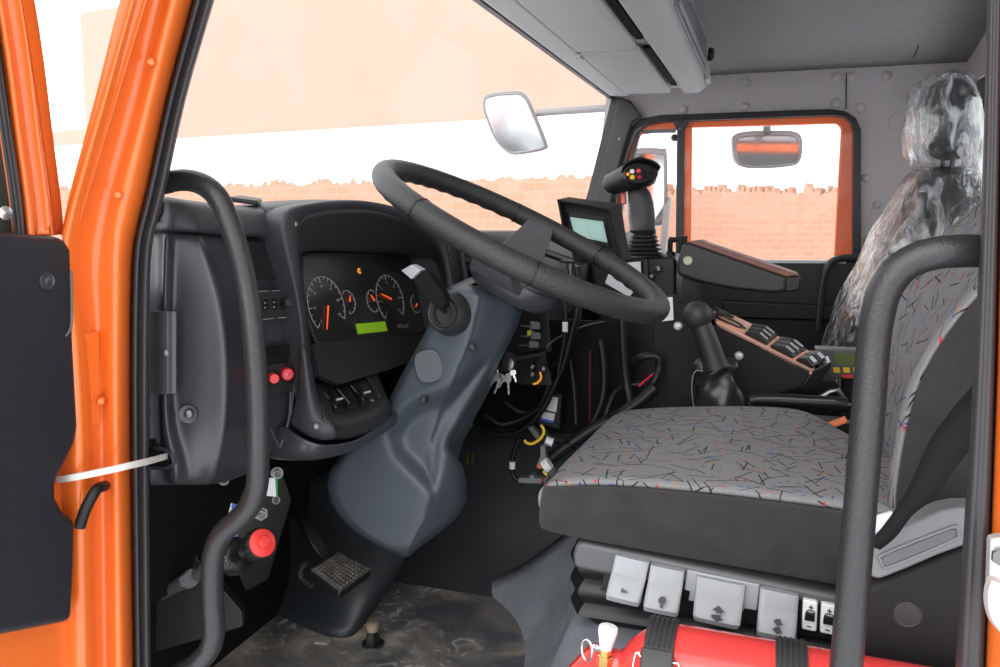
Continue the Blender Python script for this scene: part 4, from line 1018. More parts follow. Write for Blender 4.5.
b = B(); b.lathe([(.012, 0), (.012, .018)], WY(187, 580, .885), ax, 6); obj('hex_fitting', b, M['grey_mid'], va)
b = B(); b.lathe([(.009, 0), (.009, .03), (.013, .03), (.013, .04)], WY(198, 574.5, .874), ax, 16); obj('tube_body', b, M['hose'], va)
b = B(); b.lathe([(.021, 0), (.023, .006), (.023, .018), (.018, .026), (.012, .028), (0, .028)], WY(231, 558.5, .839), ax, 24); vbod = obj('valve_body', b, M['blackgloss'], va)
b = B(); o = WY(231, 558.5, .839)+ax*.0235; u = V((0, 0, 1)); u = (u-ax*u.dot(ax)).normalized(); w_ = ax.cross(u)
b.tube([o+(u*math.cos(a)+w_*math.sin(a))*.0185 for a in [math.radians(k) for k in range(-60, 200, 12)]], .0009, 6); obj('print_arc', b, M['white'], vbod)
b = B(); b.lathe([(.006, 0), (.006, .03)], WY(243, 552.5, .825), ax, 10); obj('stem', b, M['steel'], va)
kn2 = WY(255, 546.5, .814)
b = B(); b.lathe([(.014, 0), (.0185, .003), (.0185, .016), (.017, .018), (0, .018)], kn2, ax, 24); kk = obj('knob_skirt', b, M['black'], va)
b = B()
for k in range(16):
    a = 2*math.pi*k/16; d = u*math.cos(a)+w_*math.sin(a); b.obox(kn2+d*.0186+ax*.0095, ax, d, ax.cross(d), .014, .002, .003)
obj('grip_rib', b, M['black'], kk)['kind'] = 'stuff'
b = B(); b.lathe([(.0165, 0), (.0165, .0035), (.014, .005), (.0075, .0055), (.0075, .009), (.006, .0105), (0, .011)], kn2+ax*.017, ax, 26); obj('red_cap', b, M['redplastic'], va)
# floor bolt
fb_ = WZ(373, 645, .0)
fbt = thing('floor_bolt', 'black threaded stud with pale round cap standing on the floor mat', 'bolt', fb_)
b = B(); b.lathe([(.019, 0), (.019, .004), (.014, .004)], fb_, (0, 0, 1), 20); obj('washer', b, M['steel'], fbt)
b = B(); b.lathe([(.013, .004), (.013, .014), (.009, .02), (.009, .028)], fb_, (0, 0, 1), 6); obj('nut', b, M['black'], fbt)
b = B(); b.lathe([(.010, .026), (.011, .03), (.011, .038), (.007, .041), (0, .041)], fb_, (0, 0, 1), 18); obj('cap', b, mat('dusty brass', (.42, .36, .26), .5, metal=.5), fbt)
b = B()
fo = WZ(322, 642, 0.0)
pts = []
for k in range(9):
    a = 2*math.pi*k/9; pts.append(fo+V((math.cos(a)*.018*(.7+.5*random.random()), math.sin(a)*.012*(.7+.5*random.random()), 0.0005)))
b.prism(pts, (0, 0, .004)); tag(obj('dried_mud', b, mat('dried pale mud', (.30, .28, .25), .9), bevel=.001), 'small pale lump of dried mud on the floor left of the stud', 'mud')
# ================================================================== RISER / TUNNEL
rows = [[WZ(480, 700, 0), WZ(478, 640, 0), WZ(492, 590, .0), WZ(520, 545, .0), WZ(546, 520, .0)],
        [WY(505, 700, .83), WY(500, 635, .95), WY(512, 580, 1.08), WY(530, 540, 1.2), WY(552, 512, 1.32)],
        [WY(530, 690, .81), WY(525, 600, .93), WY(535, 550, 1.06), WY(552, 520, 1.18), WY(570, 500, 1.30)]]
rz = .25
def at_z(px, y): # point on riser top by x
    return None
top0 = [V((-.225, .62, rz)), V((-.235, .85, rz)), V((-.24, 1.05, rz)), V((-.245, 1.25, rz)), V((-.25, 1.5, rz))]
foot = [WZ(486, 690, 0), V((-.42, .9, 0)), V((-.40, 1.08, 0)), V((-.38, 1.28, 0)), V((-.36, 1.5, 0))]
foot = [V((-.33, .62, 0)), V((-.33, .95, 0)), V((-.34, 1.21, 0)), V((-.405, 1.36, 0)), V((-.53, 1.45, 0))]
rows = [[p+V((-.05, .01, -.035)) for p in foot], foot,
        [f.lerp(t, .3)+V((.03, 0, -.02)) for f, t in zip(foot, top0)],
        [f.lerp(t, .75)+V((.03, 0, .0)) for f, t in zip(foot, top0)],
        [t+V((.02, 0, -.004)) for t in top0], [t+V((.09, 0, .004)) for t in top0], [V((.56, t.y, rz)) for t in top0]]
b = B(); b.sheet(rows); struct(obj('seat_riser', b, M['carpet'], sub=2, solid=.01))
b = B()
rows = []
for y, z in ((1.36, -.02), (1.46, .012), (1.53, .07), (1.57, .18), (1.60, .28), (1.70, .30), (2.04, .30), (2.05, .0)):
    rows.append([V((x, y+ (0.0), z)) for x in (-.83, -.6, -.4, -.2, .1, .57)])
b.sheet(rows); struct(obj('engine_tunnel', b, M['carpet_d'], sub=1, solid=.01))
# dark centre bulkhead under the passenger fascia
b = B(); b.prism([V((-.62, 1.62, .3)), V((-.62, 2.86, .3)), V((-.62, 2.86, .66)), V((-.62, 1.62, .66))], (-.02, 0, 0)); struct(obj('wall_centre', b, M['black_matte']))

b = B(); b.prism([V((-.62, 1.625, .22)), V((-.27, 1.625, .22)), V((-.27, 1.625, .51)), V((-.62, 1.625, .51))], (0, .012, 0)); struct(obj('footwell_shade_panel', b, M['black_matte']))  # added black panel, stands in for the deep shade before the tunnel
# ================================================================== DRIVER SEAT
ds_ = thing('driver_seat', 'patterned grey driver seat with dark fabric sides and grey lever panel', 'seat', V((.05, 1.1, rz)))
G = [[(547, 489, .862), (600, 486.5, .862), (700, 494.5, .862), (800, 507, .862), (870, 517, .862), (930, 526, .862)],
     [(549, 486.5, .872), (604, 484, .872), (704, 492, .872), (803, 504, .872), (873, 514, .872), (932, 522, .872)],
     [(562, 470, .95), (622, 465, .95), (716, 470, .95), (808, 480, .95), (876, 489, .95), (932, 496, .95)],
     [(584, 448, 1.08), (645, 445, 1.08), (732, 447, 1.08), (815, 455, 1.08), (878, 463, 1.08), (926, 470, 1.08)],
     [(603, 428, 1.21), (662, 425, 1.21), (742, 426, 1.21), (812, 432, 1.21), (848, 441, 1.21), (862, 448, 1.21)],
     [(616, 415.5, 1.31), (676, 412, 1.31), (744, 411, 1.31), (800, 413, 1.31), (818, 420, 1.31), (826, 426, 1.31)],
     [(626, 411, 1.36), (686, 408.5, 1.36), (740, 408, 1.36), (786, 409.5, 1.36), (802, 413, 1.36), (808, 418, 1.36)]]
rows = grid(G[1:])
rows.append([p+V((0, .025, -.02)) for p in rows[-1]]); rows.append([p+V((0, .008, -.10)) for p in rows[-1]])
for r in rows:   # front roll
    r.insert(0, r[0]+V((-.010, .003, -.012))); r.insert(0, r[0]+V((.004, .006, -.028)))
b = B(); b.sheet(rows); obj('seat_cushion', b, M['fab_seat'], ds_, sub=2, solid=.006)
tp = [p for p in grid(G)[0]]
bt = wys([(543, 534), (592, 545), (700, 565), (800, 583), (870, 596), (930, 606)], .868)
tq = [p for p in grid(G)[1]]
S = [[p+V((0, .006, -.005)) for p in tq], [p+V((0, .001, .001)) for p in tq], [p+V((0, -.005, -.001)) for p in tp], [t.lerp(q, .35)+V((0, -.013, 0)) for t, q in zip(tp, bt)], [t.lerp(q, .75)+V((0, -.010, 0)) for t, q in zip(tp, bt)], bt, [p+V((0, .05, -.006)) for p in bt]]
for r in S:
    r.insert(0, r[0]+V((-.010, .012, 0))); r.insert(0, r[0]+V((.0, .06, 0)))
b = B(); b.sheet(S); obj('cushion_border', b, M['darkfab'], ds_, sub=2, solid=.004)
b = B(); b.box((.11, 1.13, .335), (.54, .44, .05)); obj('seat_pan', b, M['black'], ds_, bevel=.01)
# lever housing
b = B(); b.prism(wys([(575, 544), (582, 542), (700, 567), (850, 598), (935, 616), (935, 634), (850, 612), (700, 584), (640, 582), (574, 569), (572, 556)], .868), (0, .05, 0)); obj('trim_rail', b, M['grey_d'], ds_, bevel=.006, seg=3)
b = B(); b.prism(wys([(616, 552), (760, 583), (835, 598), (835, 640), (795, 634), (600, 590), (606, 568)], .872), (0, .04, 0)); obj('lever_recess', b, M['black'], ds_)
def lever(top, bot, m='button_grey', parent=ds_, bulge=.02):
    (a, c), (d, e) = top, bot
    A, C_, D, E = [WY(*q, .866) for q in (a, c, d, e)]
    def L(t, f, o): return A.lerp(D, t).lerp(C_.lerp(E, t), f)+V((0, -o, 0))
    b = B(); secs = []
    for t, o, th in ((0, .002, .008), (.38, .005, .01), (.55, .014, .012), (.8, .019, .014), (.93, .017, .012), (1.0, .011, .006)):
        s = []
        for k in range(20):
            an = 2*math.pi*k/20; ca, sa = math.cos(an), math.sin(an)
            sh = (1 if t < .9 else (.96 if t < .97 else .88))
            f = .5+.5*sh*math.copysign(abs(ca)**.35, ca); s.append(L(t, f, o+th/2*math.copysign(abs(sa)**.5, sa)))
        secs.append(s)
    b.rings(secs); o = obj('control_lever', b, M[m], parent)
    return o, L
def arrow(L, parent, parts, m='grey_d'):
    b = B()
    for poly in parts: b.prism([L((t-.74)*1.15+.56, (f-.5)*.8+.5, .0275) for f, t in poly], (0, -.0006, 0))
    obj('arrow_mark', b, M[m], parent)
l1, L1 = lever(((616, 553), (650, 561)), ((608, 593), (642, 601)))
arrow(L1, l1, [[(.40, .70), (.40, .80), (.66, .77)]])
l2, L2 = lever(((651, 563), (685, 570)), ((645, 604), (680, 611)))
arrow(L2, l2, [[(.45, .66), (.6, .64), (.66, .72), (.6, .80), (.42, .80), (.38, .72)], [(.46, .82), (.58, .82), (.56, .88), (.48, .88)]])
b = B(); b.prism(wys([(687, 570), (760, 585), (757, 611), (744, 609), (744, 612), (688, 601), (690, 592), (684, 590)], .866), (0, .02, 0)); obj('lever_plate', b, M['button_grey'], ds_, bevel=.003)
l3, L3 = lever(((697, 574), (746, 584)), ((694, 613), (740, 623)))
arrow(L3, l3, [[(.52, .58), (.36, .70), (.46, .70), (.46, .74), (.62, .74), (.62, .70), (.70, .70)], [(.42, .79), (.34, .83), (.5, .93), (.68, .86), (.6, .84), (.6, .78)]])
l4, L4 = lever(((760, 586), (799, 594)), ((756, 628), (795, 635)))
arrow(L4, l4, [[(.46, .60), (.36, .66), (.5, .74), (.68, .69), (.6, .66), (.6, .60)], [(.46, .76), (.36, .82), (.5, .90), (.68, .85), (.6, .82), (.6, .76)]])
for x in (803, 821.5):
    dx = x-803; y0 = 599.5+dx*.2
    b = B(); b.prism(wys([(x, y0), (x+15, y0+3), (x+13.5, y0+33), (x-1.5, y0+30)], .862), (0, .02, 0)); rk = obj('rocker_switch', b, M['white'], ds_, bevel=.002)
    b = B(); b.prism(wys([(x+2.5, y0+13), (x+12, y0+15), (x+11.5, y0+23), (x+1.5, y0+21)], .859), (0, .006, 0)); obj('rocker_pad', b, M['black'], rk, bevel=.001)
    b = B()
    b.obox(WY(x+8, y0+8, .861), (1, 0, -.2), (0, 0, 1), (0, 1, 0), .0045, .0009, .0008); b.obox(WY(x+8, y0+8, .861), (0, 0, 1), (1, 0, 0), (0, 1, 0), .0045, .0009, .0008)
    b.obox(WY(x+6, y0+27, .861), (1, 0, -.2), (0, 0, 1), (0, 1, 0), .0045, .0009, .0008)
    b.tube(wys([(x+3.5, y0+12), (x+5, y0+10.5), (x+11, y0+12), (x+12, y0+14)], .861), .0006, 6)
    obj('plus_minus_mark', b, M['black'], rk)
# suspension bellows
b = B()
secs = []
for k in range(28):
    z = .335 - k*.0032; e_ = .009*abs(math.sin(k*math.pi/9))
    s = []
    for x, y in ((-.205-e_, .92), (-.19-e_*.7, .892-e_), (.0, .889-e_), (.4, .889-e_), (.42, .95), (.42, 1.38+e_), (-.2, 1.38+e_), (-.215-e_, 1.34)):
        s.append(V((x+(.01 if k > 22 else 0), y+(.01 if k > 22 else 0), z)))
    secs.append(s)
b.rings(secs); obj('suspension_bellows', b, M['black'], ds_)
# backrest
BR = [[(884, 478, 1.34), (880, 460, 1.34), (893, 470, 1.25), (905, 480, 1.1), (920, 490, .98), (928, 500, .93), (915, 470, .885), (935, 470, .86)],]
def bk(t):   # along height 0..1 : axis point (x,z)
    z = .35+.52*t
    tab = [(-.1, .165), (0, .160), (.2, .158), (.385, .168), (.5, .196), (.645, .250), (.74, .302), (.85, .36), (1, .44), (1.1, .49)]
    for (t0, x0), (t1, x1) in zip(tab, tab[1:]):
        if t0 <= t <= t1: return x0+(x1-x0)*(t-t0)/(t1-t0), z
secs = []; side = []
for t in (-.06, .0, .1, .2, .3, .4, .5, .6, .7, .8, .9, .95, 1.0):
    x, z = bk(t); tap = 1-.10*max(0, t-.3)
    yc = 1.11; hw = .255*tap*(1 if t < .9 else (.94 if t < .99 else .85))
    dx = 0 if t < .9 else (.02 if t < .99 else .05)
    secs.append([V((x+dx-bo, yc+f*hw, z)) for f, bo in ((1.0, -.05), (.985, -.005), (.93, .022), (.8, .028), (.6, .014), (.3, .003), (0, 0), (-.3, .003), (-.6, .014), (-.78, .030), (-.86, .034), (-.90, .030))])
    side.append([V((x+dx-bo, yc+f*hw, z)) for f, bo in ((-.895, .031), (-.94, .022), (-.985, .0), (-1.0, -.03), (-1.0, -.09), (-.9, -.10))])
b = B(); b.sheet(secs); obj('backrest', b, M['fab_back'], ds_, sub=2, solid=.004)
b = B(); b.sheet(side); obj('backrest_bolster', b, M['darkfab'], ds_, sub=2, solid=.004)
b = B(); b.prism([V((x_, .86, z_)) for x_, z_ in ((.19, .34), (.28, .34), (.33, .60), (.46, .86), (.42, .88), (.25, .62))], (0, .5, 0)); obj('backrest_shell', b, M['black'], ds_, bevel=.02)
# recline side cover and handle
b = B(); b.prism(wys([(846, 596), (858, 590), (965, 545), (1010, 530), (1010, 720), (846, 720)], .80), (0, .06, 0)); sc2 = obj('side_cover', b, M['black_satin'], ds_, bevel=.008)
b = B(); b.lathe([(.0132, 0), (.0128, .001), (.0115, .0005), (.0112, .0015), (0, .0018)], WY(907, 613, .80), (0, -1, 0), 26); obj('round_cap', b, M['plastic_d'], sc2)
hdl = [(867, 553), (869, 545), (879, 538), (920, 520), (941, 511), (956, 508), (975, 508), (1000, 508), (1000, 540), (965, 546), (940, 555), (905, 570), (880, 580), (871, 578), (867, 568)]
b = B(); b.prism(wys(hdl, .785), (0, .03, 0)); hd = obj('recline_handle', b, M['grey_mid'], ds_, bevel=.006, seg=3)
gv = [(881, 560), (884, 554), (950, 528), (957, 528), (958, 534), (953, 540), (892, 566), (883, 566)]
b = B(); b.tube(cr(wys(gv, .784), 4, True), .0013, 8, True); obj('groove_lip', b, M['grey_mid'], hd)
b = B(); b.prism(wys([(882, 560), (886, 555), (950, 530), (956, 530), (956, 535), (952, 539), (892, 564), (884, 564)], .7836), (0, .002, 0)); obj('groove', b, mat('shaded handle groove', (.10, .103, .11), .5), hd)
b = B(); b.prism(wys([(868, 519), (892, 512), (894, 518), (874, 535), (870, 532)], .80), (0, .004, 0)); tag(obj('paper_tag', b, M['paper']), 'white tag caught between the seat belt and the driver seat cushion', 'tag')
# seat belt
Lb = cr([WY(*q) for q in ((1000, 352, .74), (975, 382, .745), (948, 415, .75), (929, 442, .752), (911, 482, .755), (896, 508, .76), (880, 530, .768), (868, 543, .775))], 4)
Rb = cr([WY(*q) for q in ((1012, 426, .74), (1000, 430, .745), (980, 440, .75), (957, 466, .752), (936, 496, .755), (912, 516, .76), (896, 537, .768), (880, 550, .775))], 4)
b = B(); b.sheet([[l, l.lerp(r, .5)+V((0, -.002, 0)), r] for l, r in zip(Lb, Rb)])
tag(obj('seat_belt', b, M['belt'], solid=.002), 'black seat belt webbing slanting down beside the driver backrest', 'seat belt')

# ================================================================== FIRE EXTINGUISHER
fx = thing('fire_extinguisher', 'red fire extinguisher strapped flat in front of the driver seat base', 'fire extinguisher', WY(700, 690, .755))
a0 = WY(640, 668, .748); adir = V((1, 0, -.02)).normalized(); RX = .0455
b = B(); b.lathe([(.012, -.028), (.013, -.02), (.016, -.016), (.026, -.010), (.036, .002), (.0415, .016), (RX, .03), (RX, .36), (.04, .38), (.03, .395), (0, .40)], a0, adir, 40); obj('cylinder', b, M['red'], fx)
nk = a0+adir*-.028
b = B(); b.lathe([(.011, -.012), (.0135, -.010), (.0135, .012), (.011, .014)], nk, adir, 18); obj('neck', b, M['red'], fx)
b = B(); b.prism([WY(*q, .74) for q in ((566, 672), (586, 651), (596, 648), (602, 652), (606, 664), (592, 668), (578, 690))], (0, .014, 0)); obj('valve_lever', b, M['red'], fx, bevel=.002)
b = B(); b.lathe([(.0075, 0), (.0075, .012), (.006, .013), (.006, .022)], WY(604, 667, .735), (.05, 0, 1), 6); obj('brass_fitting', b, M['brass'], fx)
b = B(); b.lathe([(.006, 0), (.0065, .004), (.0095, .018), (.009, .0215), (0, .0235)], WY(605.5, 648.5, .735), (.12, 0, 1), 18); obj('white_cap', b, M['white'], fx)
b = B(); pr0 = WY(587, 650, .73); b.tube([pr0+V((.45, -.2, 0)).normalized()*.0062*math.cos(a)+V((0, .1, 1)).normalized()*.0098*math.sin(a) for a in [2*math.pi*k/22 for k in range(22)]], .0011, 8, True); obj('pull_ring', b, M['chrome'], fx)
b = B(); b.lathe([(.004, 0), (.004, .002), (0, .0025)], WY(595.5, 647, .737), (0, -1, 0), 12); obj('pin_rivet', b, M['chrome'], fx)
for k, (px, nm) in enumerate(((663, 'black rubber strap with wire buckle holding the extinguisher neck end'), (793, 'black rubber strap holding the extinguisher nearest the grab bar'))):
    c = WP(px, 640, a0, V((0, -1, 0))); t = (c-a0).dot(adir); o = a0+adir*t
    strp = thing('rubber_strap', nm, 'strap', o)
    b = B(); secs = []
    for a in [math.radians(q) for q in range(-40, 200, 8)]:
        d = V((0, -math.cos(a), math.sin(a))); secs.append([o+adir*s*.0135+d*(RX+h) for s, h in ((-1, .0006), (1, .0006), (1, .0035), (-1, .0035))])
    b.rings(secs); band = obj('band', b, M['rubber'], strp, bevel=.0008)
    for s in (-.7, -.35, 0, .35, .7):
        b = B(); b.tube([o+adir*s*.0135+V((0, -math.cos(a), math.sin(a)))*(RX+.0038) for a in [math.radians(q) for q in range(55, 120, 6)]], .0012, 6); obj('band_rib', b, M['rubber'], band)
    if k == 0:
        b = B(); secs = []
        for a in [math.radians(q) for q in range(-10, 52, 6)]:
            d = V((0, -math.cos(a), math.sin(a))); secs.append([o+adir*s*(.0145 if a > .2 else .012)+d*(RX+h) for s, h in ((-1, .004), (1, .004), (1, .009), (-1, .009))])
        b.rings(secs); obj('buckle_flap', b, M['rubber'], strp, bevel=.002)
        b = B(); q_ = [(-.020, 38), (-.0165, 44), (-.013, 40), (.013, 40), (.019, 40), (.020, 32), (.018, 5), (-.019, 5)]
        b.tube(cr([o+adir*s+V((0, -math.cos(math.radians(a)), math.sin(math.radians(a))))*(RX+.0062) for s, a in q_], 3, True), .0011, 8, True); obj('wire_buckle', b, M['chrome'], strp)
# ================================================================== CENTRE CONSOLE EQUIPMENT
def q3(pts, y): return wys(pts, y)
M['purple'] = mat('purple wire', (.12, .07, .16), .4)
M['darkred'] = mat('dark red wire', (.22, .012, .02), .4)
# --- joystick pod (black box with dash-height top)
jp = thing('joystick_console', 'black box console carrying the crane joystick between the seats', 'console', V((WY(640, 300, 1.8).x, 1.86, .33)))
b = B(); b.prism(q3([(590, 262), (614, 259), (647, 258.5), (674, 256.5), (676, 262), (676, 330), (676, 420), (610, 420), (600, 330)], 1.80), (0, .22, 0)); obj('housing', b, M['black'], jp, bevel=.008)
b = B(); b.prism(q3([(613, 259.5), (646, 258), (648, 262), (649, 300), (643, 300), (642, 263), (614, 263)], 1.772), (0, .03, 0)); obj('front_bracket', b, M['blackgloss'], jp, bevel=.003)
b = B(); b.lathe([(.010, 0), (.010, .006), (.007, .009), (0, .009)], WY(671, 255.5, 1.86), (0, 0, 1), 22); obj('top_cap', b, M['black'], jp)
for q in ((652, 276, 1.785), (659, 269, 1.79)):
    b = B(); b.lathe([(.008, 0), (.008, .004), (.004, .007), (0, .007)], WY(*q), (0, -1, 0), 6); obj('nut', b, M['steel'], jp)
b = B()
b.tube(cr(wys([(670, 253), (670.5, 240), (672.5, 240), (681, 239)], 1.88), 3), .006, 8); b.tube(wys([(682, 253), (682.5, 236)], 1.88), .011, 8); obj('latch_lever', b, M['black'], jp)
b = B(); b.prism(wys([(612, 264), (640.5, 261.5), (641.5, 283), (629, 297), (605, 283)], 1.7695), (0, .002, 0)); o = obj('paper_card', b, M['paper'], jp); o['label'] = 'white paper card fixed to the black console front'
# --- joystick
js = thing('joystick', 'black crane joystick with coloured thumb buttons and rubber bellows', 'joystick', WY(644, 257, 1.86))
YJ = 1.86
b = B(); prof = []
base = WY(643.5, 255.5, YJ)
for k in range(6):
    r = .046-.0035*k; h = .004+.0093*k; prof += [(r*.72, h-.003), (r, h+.001), (r*.72, h+.005)]
b.lathe([(.05, 0)]+prof+[(.02, .06)], base, (0, 0, 1), 22); obj('bellows', b, M['rubber'], js)
jr = [((632, 233), (655, 233), .05), ((629.5, 230.5), (656, 230.5), .06), ((631, 227), (655, 228), .05), ((630, 215), (655, 216), .048), ((629.5, 204), (653.5, 203), .047), ((628, 195), (650, 192), .045), ((627, 187), (643, 182), .040), ((624, 179), (640, 175), .038)]
b = B(); b.loft([(WY(*l, YJ), WY(*r, YJ), t) for l, r, t in jr], 18, 2.6); obj('grip', b, M['plastic_d'], js)
b = B(); hdv = [((604, 190), (608, 186), .03)]
ax0, ax1 = WY(608, 186, YJ-.01), WY(645, 171, YJ-.05)
hx = (ax1-ax0).normalized(); hu = V((0, 0, 1)); hu = (hu-hx*hu.dot(hx)).normalized(); hw_ = hx.cross(hu)
secs = []
for t, r in ((0, .006), (.03, .020), (.12, .026), (.5, .030), (.8, .034), (.93, .037), (1.0, .036)):
    c = ax0.lerp(ax1, t); secs.append([c+hu*math.cos(a)*r*.92+hw_*math.sin(a)*r*1.25 for a in [2*math.pi*k/24 for k in range(24)]])
b.rings(secs); obj('head', b, M['plastic_d'], js)
# slanted button face on the front of the head
fc = WY(641, 173.5, YJ-.088); fn = V((.25, -.93, .28)).normalized(); fu = V((1, .27, 0)); fu = (fu-fn*fu.dot(fn)).normalized(); fv = fn.cross(fu)
if fv.z < 0: fv = -fv
b = B(); b.rings([[fc+(fu*math.cos(a)*.037+fv*math.sin(a)*.024*(1-.25*math.cos(a)))*s+fn*h for a in [2*math.pi*k/26 for k in range(26)]] for s, h in ((.9, -.04), (1.0, -.006), (.96, .004), (.86, .001))]); hd2 = obj('button_face', b, M['black'], js)
for dx, dz, r, m in ((-.019, .004, .0052, 'white'), (-.005, .005, .0052, 'redplastic'), (-.0185, -.009, .0055, 'yellow'), (.008, .000, .0045, 'blackgloss'), (-.004, -.009, .0042, 'redpink'), (-.028, -.002, .0035, 'amber'), (.010, -.009, .0042, 'blackgloss'), (.021, .002, .005, 'blackgloss')):
    b = B(); b.lathe([(r, 0), (r, .003), (r*.8, .0045), (0, .005)], fc+fu*dx+fv*dz, fn, 14); obj('thumb_button', b, M[m], hd2)
b = B(); b.sheet([[fc+(fu*math.cos(a)*.041+fv*math.sin(a)*.028)*s+fn*h for a in [math.radians(20+140*k/14) for k in range(15)]] for s, h in ((.95, -.03), (1.0, .0), (.98, .012))]); obj('visor', b, M['black'], js, solid=.003)
b = B(); b.prism(wys([(620.5, 193), (625, 191), (626, 203), (622, 205)], YJ-.01), (0, .02, 0)); obj('trigger', b, mat('pink red trigger', (.85, .12, .13), .4), js, bevel=.003)
# --- monitor with hood
mo = thing('hooded_monitor', 'small black hooded monitor with grey green screen beside the wheel', 'monitor', WY(592, 262, 1.55))
YM = 1.55
b = B(); b.prism([WY(561, 201.5, YM), WY(611, 208.5, YM-.033), WY(624, 262, YM-.033), WY(573, 262, YM)], V((.004, .07, 0))); mb = obj('housing', b, M['black_satin'], mo, bevel=.005)
b = B()
b.prism([WY(557, 199.5, YM-.02), WY(569, 197, YM+.03), WY(619.5, 204, YM), WY(607.5, 209, YM-.06)], (0, .003, -.004))
b.prism([WY(557, 199.5, YM-.02), WY(569, 197, YM+.03), WY(577, 240, YM+.03), WY(564, 237, YM-.005)], (.004, 0, 0))
b.prism([WY(607.5, 209, YM-.06), WY(619.5, 204, YM), WY(627, 256, YM+.02), WY(618.5, 259, YM-.03)], (.003, .002, 0))
obj('hood', b, M['black_satin'], mo)
def MQ(px, py, l=0):
    A_, B__, D_ = WY(564, 207, YM), WY(608, 213.5, YM-.03), WY(573, 262, YM)
    n = (B__-A_).cross(D_-A_).normalized()
    if n.y > 0: n = -n
    return WP(px, py, A_, n)+n*l, n
def mq(name, pts, m, l, th, par):
    b = B(); n = MQ(*pts[0])[1]; b.prism([MQ(x, y, l)[0] for x, y in pts], n*-th); return obj(name, b, m, par, bevel=.0006)
sc1 = mq('screen_bezel', [(565.5, 212), (607, 217), (612.5, 247.5), (571.5, 242)], M['blackgloss'], .001, .003, mo)
mq('screen_bezel', [(569, 212), (604, 217), (609, 246.5), (575, 241)], M['black'], .0018, .002, mo)
mq('screen', [(570.5, 217), (603.5, 221.5), (608, 242.5), (575.5, 236)], M['lcd2'], .0028, .002, mo)
for (x0, y0, x1, y1) in ((573, 219, 602, 222.8), (576.5, 234.5, 606, 240.4), (587, 220, 591, 237), (573, 219, 576.5, 234.5), (602, 222.8, 606, 240.4)):
    b = B(); b.tube([MQ(x0, y0, .003)[0], MQ(x1, y1, .003)[0]], .0005, 5); obj('screen_line', b, mat('screen print', (.38, .47, .25), .5), mo)
b = B(); b.prism([WY(560, 260, YM-.01), WY(582, 262, YM-.02), WY(582, 265, YM-.02), WY(560, 263, YM-.01)], (0, .12, 0)); b.tube([WY(578, 264, YM+.03), V((-.482, 1.61, .665))], .008, 8); obj('bracket', b, M['blacksteel'], mo)
for px in (570, 576.5):
    b = B(); b.lathe([(.007, 0), (.007, .012), (.005, .012), (.005, .026)], WY(px, 264, YM-.01), (.08, 0, -1), 12); obj('cable_plug', b, M['steel'], mo)
# --- armrest pod
ar = thing('armrest', 'black padded armrest box with red brown top and one round button', 'armrest', WY(700, 300, 1.76))
YA = 1.74
b = B(); b.prism(wys([(676.5, 268), (678, 258), (683, 242.5), (690, 243), (787, 277), (786, 292), (776, 293.5), (735, 290), (700, 283), (678, 275.5)], YA), (0, .13, 0)); bo = obj('body', b, M['plastic_d'], ar, bevel=.008, seg=3)
b = B(); b.prism(wys([(785, 277), (799, 275.5), (801.5, 279), (800, 290), (790, 292.5), (785, 291)], YA+.005), (0, .12, 0)); obj('end_cap', b, M['black'], ar, bevel=.008)
b = B(); b.prism(wys([(687, 242), (691, 243.6), (787, 277), (799, 275), (706, 243.5), (700, 240.5)], YA+.008), (0, .10, 0)); obj('top_pad', b, M['brown'], ar, bevel=.006)
b = B(); b.lathe([(.0095, 0), (.0095, .003), (.0085, .004), (.007, .002), (0, .0025)], WY(688, 260.5, YA), (-.1, -1, 0), 20); obj('lock_button', b, mat('cream plastic', (.55, .55, .40), .4), ar)
b = B(); b.prism(wys([(682, 272), (698, 278), (698, 330), (684, 330)], YA+.03), (0, .08, 0)); obj('support', b, M['black'], ar)
# --- switch console (sloping)
YS = 1.56
sw2 = thing('switch_console', 'black sloping switch console with orange top panel and rocker switches', 'console', V((WY(730, 400, YS).x, YS+.05, .33)))
b = B(); b.prism(wys([(653, 335), (653, 296), (676, 296), (681, 303), (710, 309), (719, 325.5), (812, 371), (801, 387), (770, 395), (760, 440), (659, 440)], YS), (0, .03, 0)); obj('side_plate', b, M['black_satin'], sw2, bevel=.002)
b = B(); b.prism(wys([(812, 371), (831, 361.5), (831, 367), (817, 387), (801, 387)], YS), (0, .07, 0)); obj('end_plate', b, M['blackgloss'], sw2, bevel=.002)
T0, T1, T2, T3 = WY(711, 318.5, YS), WY(812, 370.5, YS), WY(831, 361, YS+.09), WY(716, 307, YS+.11)
b = B(); b.prism([T0, T1, T2, T3], (0, 0, -.008)); tpn = obj('top_panel', b, M['salmon'], sw2)
b = B(); b.tube([WY(717, 324, YS-.002), WY(812, 371, YS-.002)], .0012, 6); obj('edge_strip', b, M['grey'], sw2)
def TP(s, t, l=0):
    n = (T1-T0).cross(T3-T0).normalized()
    if n.z < 0: n = -n
    return T0.lerp(T1, s).lerp(T3.lerp(T2, s), t)+n*l, n
b = B(); b.tube([TP(s, t, .002)[0] for s, t in ((.02, .25), (.08, .18), (.24, .22), (.30, .38), (.24, .5), (.08, .5), (.02, .4))], .003, 8, True); obj('slot_frame', b, M['black'], sw2)
b = B(); b.tube([TP(s, t, .002)[0] for s, t in ((.0, .66), (.05, .6), (.14, .62), (.16, .75), (.10, .85), (.0, .82))], .003, 8, True); obj('slot_frame', b, M['black'], sw2)
ts = (T1-T0).normalized()
